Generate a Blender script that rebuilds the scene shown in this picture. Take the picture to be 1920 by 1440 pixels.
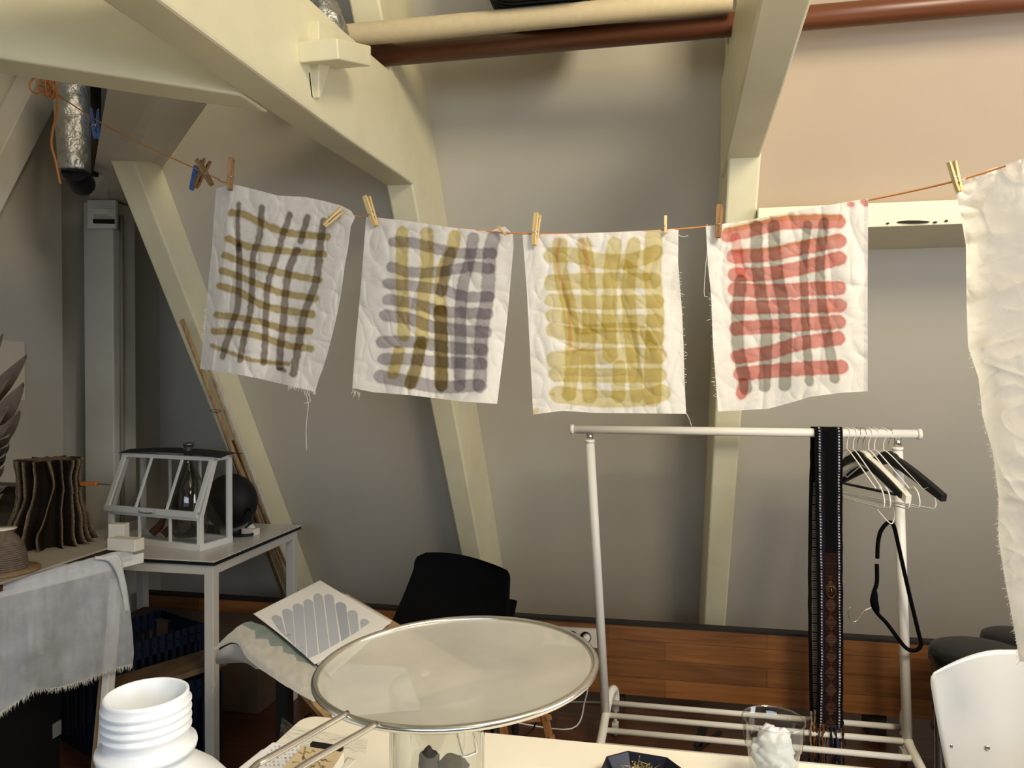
import bpy, bmesh, math, random
import numpy as np
from mathutils import Vector, Matrix, noise
for o in list(bpy.data.objects): bpy.data.objects.remove(o)
SC = bpy.context.scene
COL = SC.collection
random.seed(7)
# ------------------------------------------------------------ camera, light, exposure
FPX = 1397.0; YAW = math.radians(11.2); PIT = math.atan(15/FPX); CAMZ = 1.4
cam_d = bpy.data.cameras.new('camera'); cam = bpy.data.objects.new('camera', cam_d); COL.objects.link(cam)
cam_d.sensor_fit = 'HORIZONTAL'; cam_d.sensor_width = 36; cam_d.lens = 36*FPX/1920; cam_d.clip_start = .02
cam.location = (0, 0, CAMZ); cam.rotation_euler = (math.radians(90)-PIT, 0, YAW)
SC.camera = cam
SC.view_settings.view_transform = 'Standard'; SC.view_settings.look = 'None'
SC.view_settings.gamma = 1; SC.view_settings.use_curve_mapping = False
SC.view_settings.exposure = 0.6
W = bpy.data.worlds.new('sky'); SC.world = W; W.use_nodes = True
W.node_tree.nodes['Background'].inputs[0].default_value = (.55, .7, 1, 1)
W.node_tree.nodes['Background'].inputs[1].default_value = .6
def area(name, loc, target, sx, sy, power, color, spread=180):
    l = bpy.data.lights.new(name, 'AREA'); l.shape = 'RECTANGLE'; l.size = sx; l.size_y = sy
    l.energy = power; l.color = color; l.spread = math.radians(spread)
    o = bpy.data.objects.new(name, l); COL.objects.link(o); o.location = loc
    o.rotation_euler = (Vector(target)-Vector(loc)).to_track_quat('-Z', 'Y').to_euler()
    return o
area('window_daylight', (.1, -2.3, 1.85), (-.1, 2, 1.35), 2.6, .9, 27, (.72, .85, 1.0))
area('ceiling_light', (1.1, -.2, 2.8), (-.15, 1.7, 1.6), .8, .8, 56, (1.0, .87, .64))
area('side_window_daylight', (2.4, .9, 1.75), (-1.4, 1.9, 1.5), 1.2, 1.1, 20, (.96, .96, 1.0))
# ------------------------------------------------------------ coordinate helpers
CAM = Vector((0, 0, CAMZ))
_cp, _sp, _cy, _sy = math.cos(PIT), math.sin(PIT), math.cos(YAW), math.sin(YAW)
def ray(px, py):
    x = (px-960)/FPX; y = 1.0; z = -(py-720)/FPX
    y, z = y*_cp+z*_sp, -y*_sp+z*_cp
    return Vector((x*_cy-y*_sy, x*_sy+y*_cy, z))
def P(px, py, d): return CAM+ray(px, py)*d                      # point at distance d along the view axis
def PZ(px, py, z): v = ray(px, py); return CAM+v*((z-CAMZ)/v.z)  # on the level z
def PX(px, py, X): v = ray(px, py); return CAM+v*(X/v.x)
def PY(px, py, Y): v = ray(px, py); return CAM+v*(Y/v.y)
def lin(c):
    return tuple(((v/255+.055)/1.055)**2.4 if v/255 > .04045 else v/255/12.92 for v in c)
# ------------------------------------------------------------ materials
MATS = {}
def mat(name, rgb, rough=.6, metal=0, noise_amt=.08, nscale=6, bump=0, bscale=60, spec=.4, trans=0, attr=None, tl=0, coat=0, alpha=1, bdist=.002, stretch=None):
    if name in MATS: return MATS[name]
    m = bpy.data.materials.new(name); m.use_nodes = True; nt = m.node_tree; N = nt.nodes; L = nt.links
    b = N['Principled BSDF']; c = (*lin(rgb), 1)
    b.inputs['Roughness'].default_value = rough; b.inputs['Metallic'].default_value = metal
    b.inputs['Specular IOR Level'].default_value = spec; b.inputs['Transmission Weight'].default_value = trans
    b.inputs['Coat Weight'].default_value = coat; b.inputs['Alpha'].default_value = alpha
    tc = N.new('ShaderNodeTexCoord')
    src = tc.outputs['Object']
    if stretch:
        mp = N.new('ShaderNodeMapping'); mp.inputs['Scale'].default_value = stretch; L.new(src, mp.inputs[0]); src = mp.outputs[0]
    n = N.new('ShaderNodeTexNoise'); n.inputs['Scale'].default_value = nscale; n.inputs['Detail'].default_value = 5
    L.new(src, n.inputs['Vector'])
    r = N.new('ShaderNodeMapRange'); r.inputs['From Min'].default_value = .25; r.inputs['From Max'].default_value = .75
    r.inputs['To Min'].default_value = 1-noise_amt; r.inputs['To Max'].default_value = 1+noise_amt*.5
    L.new(n.outputs['Fac'], r.inputs['Value'])
    mx = N.new('ShaderNodeMix'); mx.data_type = 'RGBA'; mx.blend_type = 'MULTIPLY'; mx.inputs[0].default_value = 1
    if attr:
        a = N.new('ShaderNodeAttribute'); a.attribute_name = attr; L.new(a.outputs['Color'], mx.inputs[6])
    else: mx.inputs[6].default_value = c
    L.new(r.outputs[0], mx.inputs[7]); L.new(mx.outputs[2], b.inputs['Base Color'])
    if bump:
        n2 = N.new('ShaderNodeTexNoise'); n2.inputs['Scale'].default_value = bscale; n2.inputs['Detail'].default_value = 4
        L.new(src, n2.inputs['Vector'])
        bp = N.new('ShaderNodeBump'); bp.inputs['Strength'].default_value = bump; bp.inputs['Distance'].default_value = bdist
        L.new(n2.outputs['Fac'], bp.inputs['Height']); L.new(bp.outputs[0], b.inputs['Normal'])
    if tl:
        t = N.new('ShaderNodeBsdfTranslucent'); L.new(mx.outputs[2], t.inputs['Color'])
        if bump: L.new(bp.outputs[0], t.inputs['Normal'])
        s = N.new('ShaderNodeMixShader'); s.inputs[0].default_value = tl
        L.new(b.outputs[0], s.inputs[1]); L.new(t.outputs[0], s.inputs[2]); L.new(s.outputs[0], N['Material Output'].inputs[0])
    MATS[name] = m; return m
def glass(name, tint=(1, 1, 1), refl=.09, rough=.02):
    if name in MATS: return MATS[name]
    m = bpy.data.materials.new(name); m.use_nodes = True; nt = m.node_tree; N = nt.nodes; L = nt.links
    N.remove(N['Principled BSDF'])
    t = N.new('ShaderNodeBsdfTransparent'); t.inputs[0].default_value = (*tint, 1)
    g = N.new('ShaderNodeBsdfGlossy'); g.inputs['Roughness'].default_value = rough
    f = N.new('ShaderNodeFresnel'); f.inputs[0].default_value = 1.5
    ad = N.new('ShaderNodeMath'); ad.operation = 'ADD'; ad.inputs[1].default_value = refl-.04; ad.use_clamp = True
    s = N.new('ShaderNodeMixShader'); L.new(f.outputs[0], ad.inputs[0])
    ge = N.new('ShaderNodeNewGeometry'); iv = N.new('ShaderNodeMath'); iv.operation = 'SUBTRACT'; iv.inputs[0].default_value = 1; L.new(ge.outputs['Backfacing'], iv.inputs[1])
    mu = N.new('ShaderNodeMath'); mu.operation = 'MULTIPLY'; L.new(ad.outputs[0], mu.inputs[0]); L.new(iv.outputs[0], mu.inputs[1]); L.new(mu.outputs[0], s.inputs[0])
    L.new(t.outputs[0], s.inputs[1]); L.new(g.outputs[0], s.inputs[2]); L.new(s.outputs[0], N['Material Output'].inputs[0])
    MATS[name] = m; return m
def sheer(name, rgb, opacity, tl=.45, bump=.3, bscale=90, weave=False):
    m = mat(name, rgb, rough=.9, spec=.1, tl=tl, bump=bump, bscale=bscale, noise_amt=.05)
    nt = m.node_tree; N = nt.nodes; L = nt.links
    out = N['Material Output']; src = out.inputs[0].links[0].from_socket
    tr = N.new('ShaderNodeBsdfTransparent'); s = N.new('ShaderNodeMixShader')
    n = N.new('ShaderNodeTexNoise'); n.inputs['Scale'].default_value = 14; n.inputs['Detail'].default_value = 8
    tc = N.new('ShaderNodeTexCoord'); L.new(tc.outputs['Object'], n.inputs['Vector'])
    r = N.new('ShaderNodeMapRange'); r.inputs['From Min'].default_value = .3; r.inputs['From Max'].default_value = .7
    r.inputs['To Min'].default_value = opacity-.12; r.inputs['To Max'].default_value = opacity+.12
    L.new(n.outputs['Fac'], r.inputs['Value']); L.new(r.outputs[0], s.inputs[0])
    L.new(tr.outputs[0], s.inputs[1]); L.new(src, s.inputs[2]); L.new(s.outputs[0], out.inputs[0])
    return m
def wood(name, c1, c2, brick=None, gs=(1.5, 30, 30), rough=.45, bump=.15):
    if name in MATS: return MATS[name]
    m = bpy.data.materials.new(name); m.use_nodes = True; nt = m.node_tree; N = nt.nodes; L = nt.links
    b = N['Principled BSDF']; b.inputs['Roughness'].default_value = rough
    tc = N.new('ShaderNodeTexCoord'); mp = N.new('ShaderNodeMapping'); mp.inputs['Scale'].default_value = gs
    L.new(tc.outputs['Object'], mp.inputs[0])
    n = N.new('ShaderNodeTexNoise'); n.inputs['Scale'].default_value = 1.6; n.inputs['Detail'].default_value = 7; n.inputs['Distortion'].default_value = .6
    L.new(mp.outputs[0], n.inputs['Vector'])
    cr = N.new('ShaderNodeValToRGB'); cr.color_ramp.elements[0].position = .3; cr.color_ramp.elements[1].position = .7
    cr.color_ramp.elements[0].color = (*lin(c1), 1); cr.color_ramp.elements[1].color = (*lin(c2), 1)
    L.new(n.outputs['Fac'], cr.inputs[0]); outc = cr.outputs[0]
    if brick:
        swz, bw, rh = brick
        mp2 = N.new('ShaderNodeMapping'); mp2.inputs['Rotation'].default_value = swz; L.new(tc.outputs['Object'], mp2.inputs[0])
        br = N.new('ShaderNodeTexBrick'); br.inputs['Scale'].default_value = 1; br.inputs['Brick Width'].default_value = bw; br.inputs['Row Height'].default_value = rh
        br.inputs['Mortar Size'].default_value = .0012; br.offset = .37
        br.inputs['Color1'].default_value = (1.15, 1.08, 1.0, 1); br.inputs['Color2'].default_value = (.72, .72, .74, 1); br.inputs['Mortar'].default_value = (.35, .33, .3, 1)
        L.new(mp2.outputs[0], br.inputs['Vector'])
        mx = N.new('ShaderNodeMix'); mx.data_type = 'RGBA'; mx.blend_type = 'MULTIPLY'; mx.inputs[0].default_value = 1
        L.new(outc, mx.inputs[6]); L.new(br.outputs['Color'], mx.inputs[7]); outc = mx.outputs[2]
    L.new(outc, b.inputs['Base Color'])
    bp = N.new('ShaderNodeBump'); bp.inputs['Strength'].default_value = bump; bp.inputs['Distance'].default_value = .002
    L.new(n.outputs['Fac'], bp.inputs['Height']); L.new(bp.outputs[0], b.inputs['Normal'])
    MATS[name] = m; return m
wallM = mat('wall_paint', (197, 191, 177), .75, nscale=2.5, noise_amt=.05, bump=.12, bscale=120, spec=.2, bdist=.001)
pinkM = mat('upper_wall_paint', (180, 163, 144), .75, nscale=2.5, noise_amt=.04, bump=.12, bscale=120, spec=.2, bdist=.001)
beamM = mat('beam_paint', (226, 219, 186), .42, nscale=9, noise_amt=.07, bump=.35, bscale=26, spec=.45, stretch=(1, 1, 1))
whiteM = mat('white_lacquer', (232, 230, 224), .35, noise_amt=.03)
whiteT = mat('white_tabletop', (240, 234, 220), .4, noise_amt=.04, nscale=9)
blackM = mat('black_plastic', (16, 16, 18), .5, noise_amt=.2)
blackF = mat('black_fabric', (7, 7, 8), .95, spec=.1, bump=.4, bscale=300, noise_amt=.2)
steel = mat('brushed_steel', (205, 203, 196), .24, metal=1, noise_amt=.1, nscale=30)
pegW = wood('pale_peg_wood', (190, 160, 105), (222, 196, 145), gs=(90, 90, 8), rough=.6)
pegD = wood('weathered_peg_wood', (96, 66, 40), (160, 122, 78), gs=(90, 90, 8), rough=.7)
stickM = wood('stick_wood', (150, 118, 78), (196, 168, 124), gs=(40, 40, 2), rough=.6)
whiteStick = wood('pale_lath', (196, 188, 172), (220, 214, 200), gs=(40, 40, 2), rough=.6)
boardM = wood('laminated_board', (114, 72, 38), (146, 98, 54), brick=((math.radians(90), 0, 0), .62, .075), gs=(2.2, 10, 34), rough=.4)
floorM = wood('wood_floor', (62, 36, 22), (92, 55, 34), brick=((0, 0, 0), 1.1, .09), gs=(1.6, 26, 26), rough=.35)
cardM = mat('cardboard', (132, 108, 82), .9, noise_amt=.25, nscale=20, bump=.5, bscale=150, spec=.1)
blueM = mat('blue_plastic', (8, 22, 46), .45, noise_amt=.15)
# ------------------------------------------------------------ mesh builder
OFF = {}
def tag(o, label=None, cat=None, group=None, kind=None):
    if label: o['label'] = label
    if cat: o['category'] = cat
    if group: o['group'] = group
    if kind: o['kind'] = kind
    return o
def thing(name, label, cat, loc, group=None):
    o = bpy.data.objects.new(name, None); COL.objects.link(o); o.location = loc; o.empty_display_size = .05
    OFF[o.name] = Vector(loc); return tag(o, label, cat, group)
def frame_from(t, up=Vector((0, 0, 1))):
    t = t.normalized(); a = up if abs(t.dot(up)) < .97 else Vector((1, 0, 0))
    s = t.cross(a).normalized(); return s, s.cross(t).normalized()
class MB:
    def __init__(s): s.v = []; s.f = []; s.c = None; s.smooth = []
    def add(s, vs, fs, smooth=False):
        n = len(s.v); s.v += [Vector(v) for v in vs]
        for f in fs: s.f.append([i+n for i in f]); s.smooth.append(smooth)
        return s
    def box(s, a, b):
        x0, y0, z0 = a; x1, y1, z1 = b
        return s.hexa([(x0, y0, z0), (x1, y0, z0), (x1, y1, z0), (x0, y1, z0)], [(x0, y0, z1), (x1, y0, z1), (x1, y1, z1), (x0, y1, z1)])
    def hexa(s, lo, hi):
        n = len(lo)
        return s.add(list(lo)+list(hi), [list(range(n))[::-1], list(range(n, 2*n))]+[[i, (i+1) % n, n+(i+1) % n, n+i] for i in range(n)])
    def bar(s, a, b, w, h, up=(0, 0, 1), w2=None, h2=None):       # rectangular bar between two points
        a = Vector(a); b = Vector(b); sd, u = frame_from(b-a, Vector(up)); w2 = w2 or w; h2 = h2 or h
        q = lambda p, w, h: [p+sd*i*w/2+u*j*h/2 for i, j in ((-1, -1), (1, -1), (1, 1), (-1, 1))]
        return s.hexa(q(a, w, h), q(b, w2, h2))
    def tube(s, pts, r, seg=10, closed=False, cap=True, flat=1):
        pts = [Vector(p) for p in pts]; n = len(pts); rs = r if isinstance(r, (list, tuple)) else [r]*n
        t0 = (pts[1]-pts[0]); sd, u = frame_from(t0); vs = []
        for i, p in enumerate(pts):
            if closed: t = pts[(i+1) % n]-pts[i-1]
            else: t = pts[min(i+1, n-1)]-pts[max(i-1, 0)]
            t.normalize(); sd = (sd-t*sd.dot(t)).normalized(); u = t.cross(sd)
            for k in range(seg):
                a = 2*math.pi*k/seg; vs.append(p+(sd*math.cos(a)+u*math.sin(a)*flat)*rs[i])
        fs = [[i*seg+k, i*seg+(k+1) % seg, ((i+1) % n)*seg+(k+1) % seg, ((i+1) % n)*seg+k] for i in range(n if closed else n-1) for k in range(seg)]
        s.add(vs, fs, True)
        if cap and not closed: s.add(vs[:seg], [list(range(seg))[::-1]]); s.add(vs[-seg:], [list(range(seg))])
        return s
    def lathe(s, prof, c=(0, 0, 0), seg=48, fn=None):
        c = Vector(c); vs = []
        for r, z in prof:
            for k in range(seg):
                a = 2*math.pi*k/seg; rr = r*(fn(a, z) if fn else 1); vs.append(c+Vector((rr*math.cos(a), rr*math.sin(a), z)))
        n = len(prof)
        fs = [[i*seg+k, i*seg+(k+1) % seg, (i+1)*seg+(k+1) % seg, (i+1)*seg+k] for i in range(n-1) for k in range(seg)]
        return s.add(vs, fs, True)
    def disc(s, c, r, seg=48):
        c = Vector(c); return s.add([c+Vector((r*math.cos(2*math.pi*k/seg), r*math.sin(2*math.pi*k/seg), 0)) for k in range(seg)], [list(range(seg))])
    def prism(s, pts, vec):
        pts = [Vector(p) for p in pts]; vec = Vector(vec); return s.hexa(pts, [p+vec for p in pts])
    def ball(s, c, r, seg=20, rings=12, sc=(1, 1, 1), fn=None):
        c = Vector(c); vs = []
        for i in range(rings+1):
            ph = math.pi*i/rings
            for k in range(seg):
                th = 2*math.pi*k/seg; d = Vector((math.sin(ph)*math.cos(th), math.sin(ph)*math.sin(th), math.cos(ph)))
                rr = r*(fn(d) if fn else 1); vs.append(c+Vector((d.x*sc[0], d.y*sc[1], d.z*sc[2]))*rr)
        return s.add(vs, [[i*seg+k, (i+1)*seg+k, (i+1)*seg+(k+1) % seg, i*seg+(k+1) % seg] for i in range(rings) for k in range(seg)], True)
    def grid(s, fn, nu, nv, colors=None):
        vs = [fn(i/nu, j/nv) for j in range(nv+1) for i in range(nu+1)]
        fs = [[j*(nu+1)+i, j*(nu+1)+i+1, (j+1)*(nu+1)+i+1, (j+1)*(nu+1)+i] for j in range(nv) for i in range(nu)]
        return s.add(vs, fs, True)
    def build(s, name, m, parent=None, bevel=0, label=None, origin=None, solid=0, colors=None, sub=0):
        me = bpy.data.meshes.new(name)
        if parent is not None: off = OFF[parent.name]
        elif origin is not None: off = Vector(origin)
        else:
            xs = [v.x for v in s.v]; ys = [v.y for v in s.v]; off = Vector(((min(xs)+max(xs))/2, (min(ys)+max(ys))/2, min(v.z for v in s.v)))
        me.from_pydata([v-off for v in s.v], [], s.f)
        me.polygons.foreach_set('use_smooth', s.smooth)
        bm = bmesh.new(); bm.from_mesh(me)
        if colors is None: bmesh.ops.remove_doubles(bm, verts=bm.verts, dist=1e-6)
        bmesh.ops.recalc_face_normals(bm, faces=bm.faces)
        bm.to_mesh(me); bm.free()
        me.materials.append(m)
        if colors is not None:
            a = me.color_attributes.new('paint', 'FLOAT_COLOR', 'POINT')
            buf = np.ones((len(me.vertices), 4), dtype=np.float32); buf[:, :3] = colors; a.data.foreach_set('color', buf.ravel())
        o = bpy.data.objects.new(name, me); COL.objects.link(o)
        if parent is not None: o.parent = parent
        else: o.location = off
        OFF[o.name] = off
        if solid: md = o.modifiers.new('s', 'SOLIDIFY'); md.thickness = solid; md.offset = 0
        if bevel: md = o.modifiers.new('b', 'BEVEL'); md.width = bevel; md.segments = 2; md.limit_method = 'ANGLE'; md.angle_limit = math.radians(40)
        if sub: md = o.modifiers.new('u', 'SUBSURF'); md.levels = md.render_levels = sub
        if label: o['label'] = label
        return o
def struct(name, mb, m, bevel=0, label=None): o = mb.build(name, m, bevel=bevel); o['kind'] = 'structure'; return tag(o, label)
def spline(pts, n=8):                                            # Catmull-Rom through the points
    pts = [Vector(p) for p in pts]; out = []
    Q = [pts[0]*2-pts[1]]+pts+[pts[-1]*2-pts[-2]]
    for i in range(1, len(Q)-2):
        for k in range(n):
            t = k/n; a, b, c, d = Q[i-1:i+3]
            out.append(.5*((2*b)+(c-a)*t+(2*a-5*b+4*c-d)*t*t+(3*b-a-3*c+d)*t**3))
    return out+[pts[-1]]
def copy_tree(o, parent=None):
    c = o.copy(); COL.objects.link(c); c.parent = parent
    OFF[c.name] = OFF.get(o.name, Vector())
    for ch in [x for x in bpy.data.objects if x.parent == o]: copy_tree(ch, c)
    return c
V = Vector
# ============================================================ THE ROOM
A, B = 2.44+CAMZ*.653, .653       # blade front: Y = A - B*z   (z above the floor)
def yb(z, c=0): return A+c-B*z
CEIL = 3.10
KS = 1.12          # the roof timbers stand this much further out than their first setting-out
def push(*obs):
    for o in obs:
        o.location = CAM+(o.location-CAM)*KS; o.scale = (KS,)*3
        OFF[o.name] = o.location.copy()
struct('floor', MB().box((-2.9, -2.8, -.05), (2.9, 4.0, 0)), floorM)
struct('ceiling', MB().box((-2.9, -2.8, CEIL), (2.9, 3.6, CEIL+.05)), wallM)
def slope(x0, x1, z0, z1, c, m, name):
    z0 = max(z0, .15); z1 = min(z1, 2.92)
    mb = MB(); mb.hexa([(x0, yb(z0, c), z0), (x1, yb(z0, c), z0), (x1, yb(z1, c), z1), (x0, yb(z1, c), z1)],
                       [(x0, yb(z0, c)+.05, z0), (x1, yb(z0, c)+.05, z0), (x1, yb(z1, c)+.05, z1), (x0, yb(z1, c)+.05, z1)])
    o = struct(name, mb, m); push(o); return o
slope(-.80, .2, 0, CEIL, .33, wallM, 'wall_back')
slope(-1.65, -.75, 0, CEIL, .14, wallM, 'wall_back_middle')
slope(.2, 2.4, 0, 1.86, .33, wallM, 'wall_back_right')
slope(.2, 2.4, 1.80, CEIL, .08, pinkM, 'wall_back_upper')
# left corner bay, left wall
struct('wall_back_left', MB().box((-2.9, 3.62, 0), (-1.80, 3.67, CEIL)), wallM)
struct('wall_corner', MB().prism([(-1.84, 3.66, .15), (-1.84, 3.66, CEIL), (-1.84, 2.05, CEIL), (-1.84, 2.05, 3.0)], (.03, 0, 0)), wallM)
struct('wall_left', MB().box((-2.72, -2.8, 0), (-2.62, 2.88, CEIL)).box((-2.72, 2.88, 0), (-2.68, 3.63, CEIL)), wallM)
struct('wall_right', MB().box((2.5, -2.8, 0), (2.6, 3.9, 1.0)).box((2.5, -2.8, 2.4), (2.6, 3.9, CEIL)).box((2.5, -2.8, 1), (2.6, .2, 2.4)).box((2.5, 1.6, 1), (2.6, 3.9, 2.4)), wallM)
struct('wall_front', MB().box((-2.7, -2.6, 0), (2.6, -2.5, .8)).box((-2.7, -2.6, 2.2), (2.6, -2.5, CEIL)).box((-2.7, -2.6, .8), (-1.4, -2.5, 2.2)).box((1.6, -2.6, .8), (2.6, -2.5, 2.2)), wallM)
w1 = struct('window_1', MB().box((-1.4, -2.58, .8), (1.6, -2.52, .85)).box((-1.4, -2.58, 2.15), (1.6, -2.52, 2.2)).box((-1.4, -2.58, .85), (-1.35, -2.52, 2.15)).box((1.55, -2.58, .85), (1.6, -2.52, 2.15)).box((.08, -2.58, .85), (.13, -2.52, 2.15)), whiteM)
MB().box((-1.35, -2.555, .85), (1.55, -2.55, 2.15)).build('pane', glass('window_glass'), w1)
w2 = struct('window_2', MB().box((2.52, .2, 1), (2.58, 1.6, 1.05)).box((2.52, .2, 2.35), (2.58, 1.6, 2.4)).box((2.52, .2, 1.05), (2.58, .25, 2.35)).box((2.52, 1.55, 1.05), (2.58, 1.6, 2.35)), whiteM)
MB().box((2.55, .25, 1.05), (2.555, 1.55, 2.35)).build('pane', glass('window_glass'), w2)
# roof trusses: leaning blades, tie beams with a long shallow face
def blade(x0, x1, c0, c1, z1, idx):
    zl = .15; z1 = min(z1, 2.92)
    mb = MB(); mb.hexa([(x0, yb(zl, c0), zl), (x1, yb(zl, c0), zl), (x1, yb(zl, c1), zl), (x0, yb(zl, c1), zl)],
                       [(x0, yb(z1, c0), z1), (x1, yb(z1, c0), z1), (x1, yb(z1, c1), z1), (x0, yb(z1, c1), z1)])
    o = struct('trim_%d' % idx, mb, beamM, .006); push(o); return o
blade(-1.655, -1.575, 0, .20, 2.11, 1)
blade(-.787, -.705, 0, .345, CEIL, 2)
blade(.178, .262, 0, .345, CEIL, 3)
def tie(x0, x1, ys, zs, top, idx, xs=None):
    mb = MB(); n = len(ys); lo = []
    for s in (x0, x1):
        lo.append([V((s, y, z)) for y, z in zip(ys, zs)]+[V((s, y, z)) for y, z in reversed(list(zip(ys, top)))])
    mb.hexa(lo[0], lo[1]); o = struct('trim_%d' % idx, mb, beamM, .006); push(o); return o
tie(-.788, -.704, [2.22, 2.02, 1.6, 1.1, .4, -2.1], [1.955, 1.958, 1.945, 1.94, 1.935, 1.93], [2.235, 2.225, 2.185, 2.15, 2.13, 2.13], 4)
tie(.169, .259, [2.2, 2.06, 1.7, 1.38, .8, -2.1], [1.965, 1.978, 2.012, 2.052, 2.12, 2.42], [2.24, 2.235, 2.245, 2.27, 2.35, 2.67], 5)
# diagonal corner beam meeting the left tie beam
dv = V((-.80, -.605, 0)); j0 = V((-.79, 1.412, 0)); j1 = V((-.79, 1.312, 0))
mb = MB(); e0 = j0+dv*1.93; e1 = j1+dv*1.93
mb.hexa([j0+V((0, 0, 1.94)), j1+V((0, 0, 1.94)), e1+V((0, 0, 1.94)), e0+V((0, 0, 1.94))], [j0+V((0, 0, 2.2)), j1+V((0, 0, 2.2)), e1+V((0, 0, 2.2)), e0+V((0, 0, 2.2))])
push(struct('trim_6', mb, beamM, .005))
# post in the left corner with its brace
struct('trim_7', MB().box((-2.605, 2.99, 0), (-2.45, 3.14, CAMZ+.8)), mat('post_paint', (214, 209, 196), .5, bump=.2, bscale=30), .006)
def quadprism(pa, pb, vec, name, m=beamM, bevel=.004): return struct(name, MB().prism(pa, vec), m, bevel)
b0 = V((-2.605, 2.97, 2.195)); b1 = V((-2.445, 2.97, 2.195)); t0 = V((-2.13, 2.45, 2.52)); t1 = V((-1.94, 2.45, 2.50))
b0 = PY(166, 372, 2.97); b1 = PY(224, 372, 2.97); t0 = PY(205, 130, 1.47); t1 = PY(312, 145, 1.47)
struct('trim_8', MB().hexa([b0, b1, b1+V((-.02, .14, .0)), b0+V((-.02, .14, 0))], [t0, t1, t1+V((0, .2, .05)), t0+V((0, .2, .05))]), MATS['post_paint'], .005)
# brace along the left wall
q = [PX(-60, 520, -2.5), PX(-60, 410, -2.5), PX(80, 128, -2.5), PX(124, 160, -2.5)]
struct('trim_9', MB().prism(q, (-.115, 0, 0)), MATS['post_paint'], .004)
# purlin under the upper right wall
zt, zb_ = 1.838, 1.795
push(struct('trim_10', MB().hexa([(.262, 2.13, zb_), (2.2, 2.13, zb_), (2.2, yb(zb_, .34), zb_), (.262, yb(zb_, .34), zb_)],
       [(.262, 2.125, zt+.02), (2.2, 2.125, zt+.02), (2.2, yb(zt, .34), zt+.02), (.262, yb(zt, .34), zt+.02)]), beamM, .003))
# dark worn patch on its edge
pm = MB()
for (a, b, y0, y1) in ((1682, 1744, 413, 419), (1750, 1758, 415, 418), (1772, 1778, 412, 416), (1662, 1668, 417, 420)):
    c = (a+b)/2; pts = []
    for k in range(10):
        an = 2*math.pi*k/10; pts.append(PY(c+(b-a)/2*math.cos(an), (y0+y1)/2+(y1-y0)/2*math.sin(an), 2.1235))
    pm.prism(pts, (0, .004, 0))
o = struct('trim_11', pm, mat('bare_dark_wood', (40, 30, 22), .9)); push(o)
# laminated board along the foot of the wall
struct('baseboard_back', MB().box((-2.35, 3.05, .103), (2.4, 3.078, .388)), boardM, .002)
struct('trim_12', MB().box((-2.35, 3.045, .388), (2.4, 3.09, .398)), mat('dark_edge', (30, 24, 20), .6))
mb = MB()
for x in (-2.2, -1.2, -.2, .8, 1.8): mb.box((x, 3.078, 0), (x+.06, 3.2, .30))
struct('trim_13', mb, mat('dark_bracket', (50, 38, 28), .8))
# key and tenon on the left tie beam
xf = -.705
def onx(px, py, X=xf): return PX(px, py, X)
mb = MB(); mb.prism([onx(557, 78), onx(628, 92), onx(628, 130), onx(560, 118)], (.085, 0, 0))
tn = struct('trim_14', mb, beamM, .003); push(tn)
mb = MB(); a = onx(583, 40); b_ = onx(617, 52); c = onx(612, 100); d_ = onx(583, 100)
mb.prism([a, b_, c, d_], (.018, 0, 0))
mb.hexa([onx(580, 118), onx(602, 122), onx(602, 122)+V((.022, 0, 0)), onx(580, 118)+V((.022, 0, 0))],
        [onx(588, 184), onx(591, 186), onx(591, 186)+V((.012, 0, 0)), onx(588, 184)+V((.012, 0, 0))])
push(struct('trim_15', mb, beamM, .002))
mb = MB().prism([onx(580, 42), onx(583, 42), onx(583, 84), onx(580, 84)], (.001, 0, 0))
mb.prism([onx(578, 136), onx(580, 136), onx(585, 180), onx(588, 187), onx(583, 180)], (.0012, 0, 0))
push(struct('trim_16', mb, mat('joint_gap', (16, 12, 10), .9)))
def pushed(o): push(o); return o
# ============================================================ POLES AND THINGS UP ON THE BEAMS
brownM = mat('brown_lacquer', (96, 54, 32), .35, nscale=3, noise_amt=.25, stretch=(1, 20, 20))
t = MB().tube([(-.83, 1.885, 2.252), (2.2, 1.885, 2.252)], .028, 20)
tag(pushed(t.build('wooden_pole', brownM)), 'long red-brown wooden pole lying across the tie beams', 'pole')
t = MB(); L0 = V((-.86, 1.805, 2.275)); L1 = V((.165, 1.825, 2.282))
t.tube([L0, L1], .027, 24, cap=False).tube([L1, L0], .023, 24, cap=False)
tag(pushed(t.build('cardboard_tube', mat('kraft_tube', (198, 182, 148), .7, nscale=60, noise_amt=.08))), 'beige cardboard tube lying beside the brown pole overhead', 'tube')
# black ribbed container
root = thing('ribbed_container', 'black ribbed plastic container lying on the beige tube overhead', 'container', (-.15, 1.9, 2.30))
mb = MB(); prof = []
Yc = 1.72
xa, xb = PY(899, 0, Yc).x, PY(1100, 0, Yc).x
for k in range(9):
    a = math.pi/2*k/8; prof.append((xa+.055*(1-math.sin(a))*1.0+.0, 0))
zb0 = 2.306
pr = [(xa-.02, zb0+.25), (xa-.008, zb0+.12)]+[(xa+.075-.075*math.cos(a), zb0+.055-.055*math.sin(a)) for a in [math.pi/2*k/8 for k in range(9)]]+[(xb-.012, zb0), (xb, zb0+.012), (xb+.004, zb0+.25)]
mb.hexa([V((x, Yc, z)) for x, z in pr], [V((x, Yc+.28, z)) for x, z in pr])
mb.build('body', blackM, root, .003)
rb = MB()
for k in range(14):
    yy = Yc+.01+k*.019
    rb.tube([V((x-.002, yy, z-.001)) for x, z in pr[1:11]]+[V((xb-.05, yy, zb0-.001))], .0035, 6)
rb.build('ribs', blackM, root); push(root)
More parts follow.
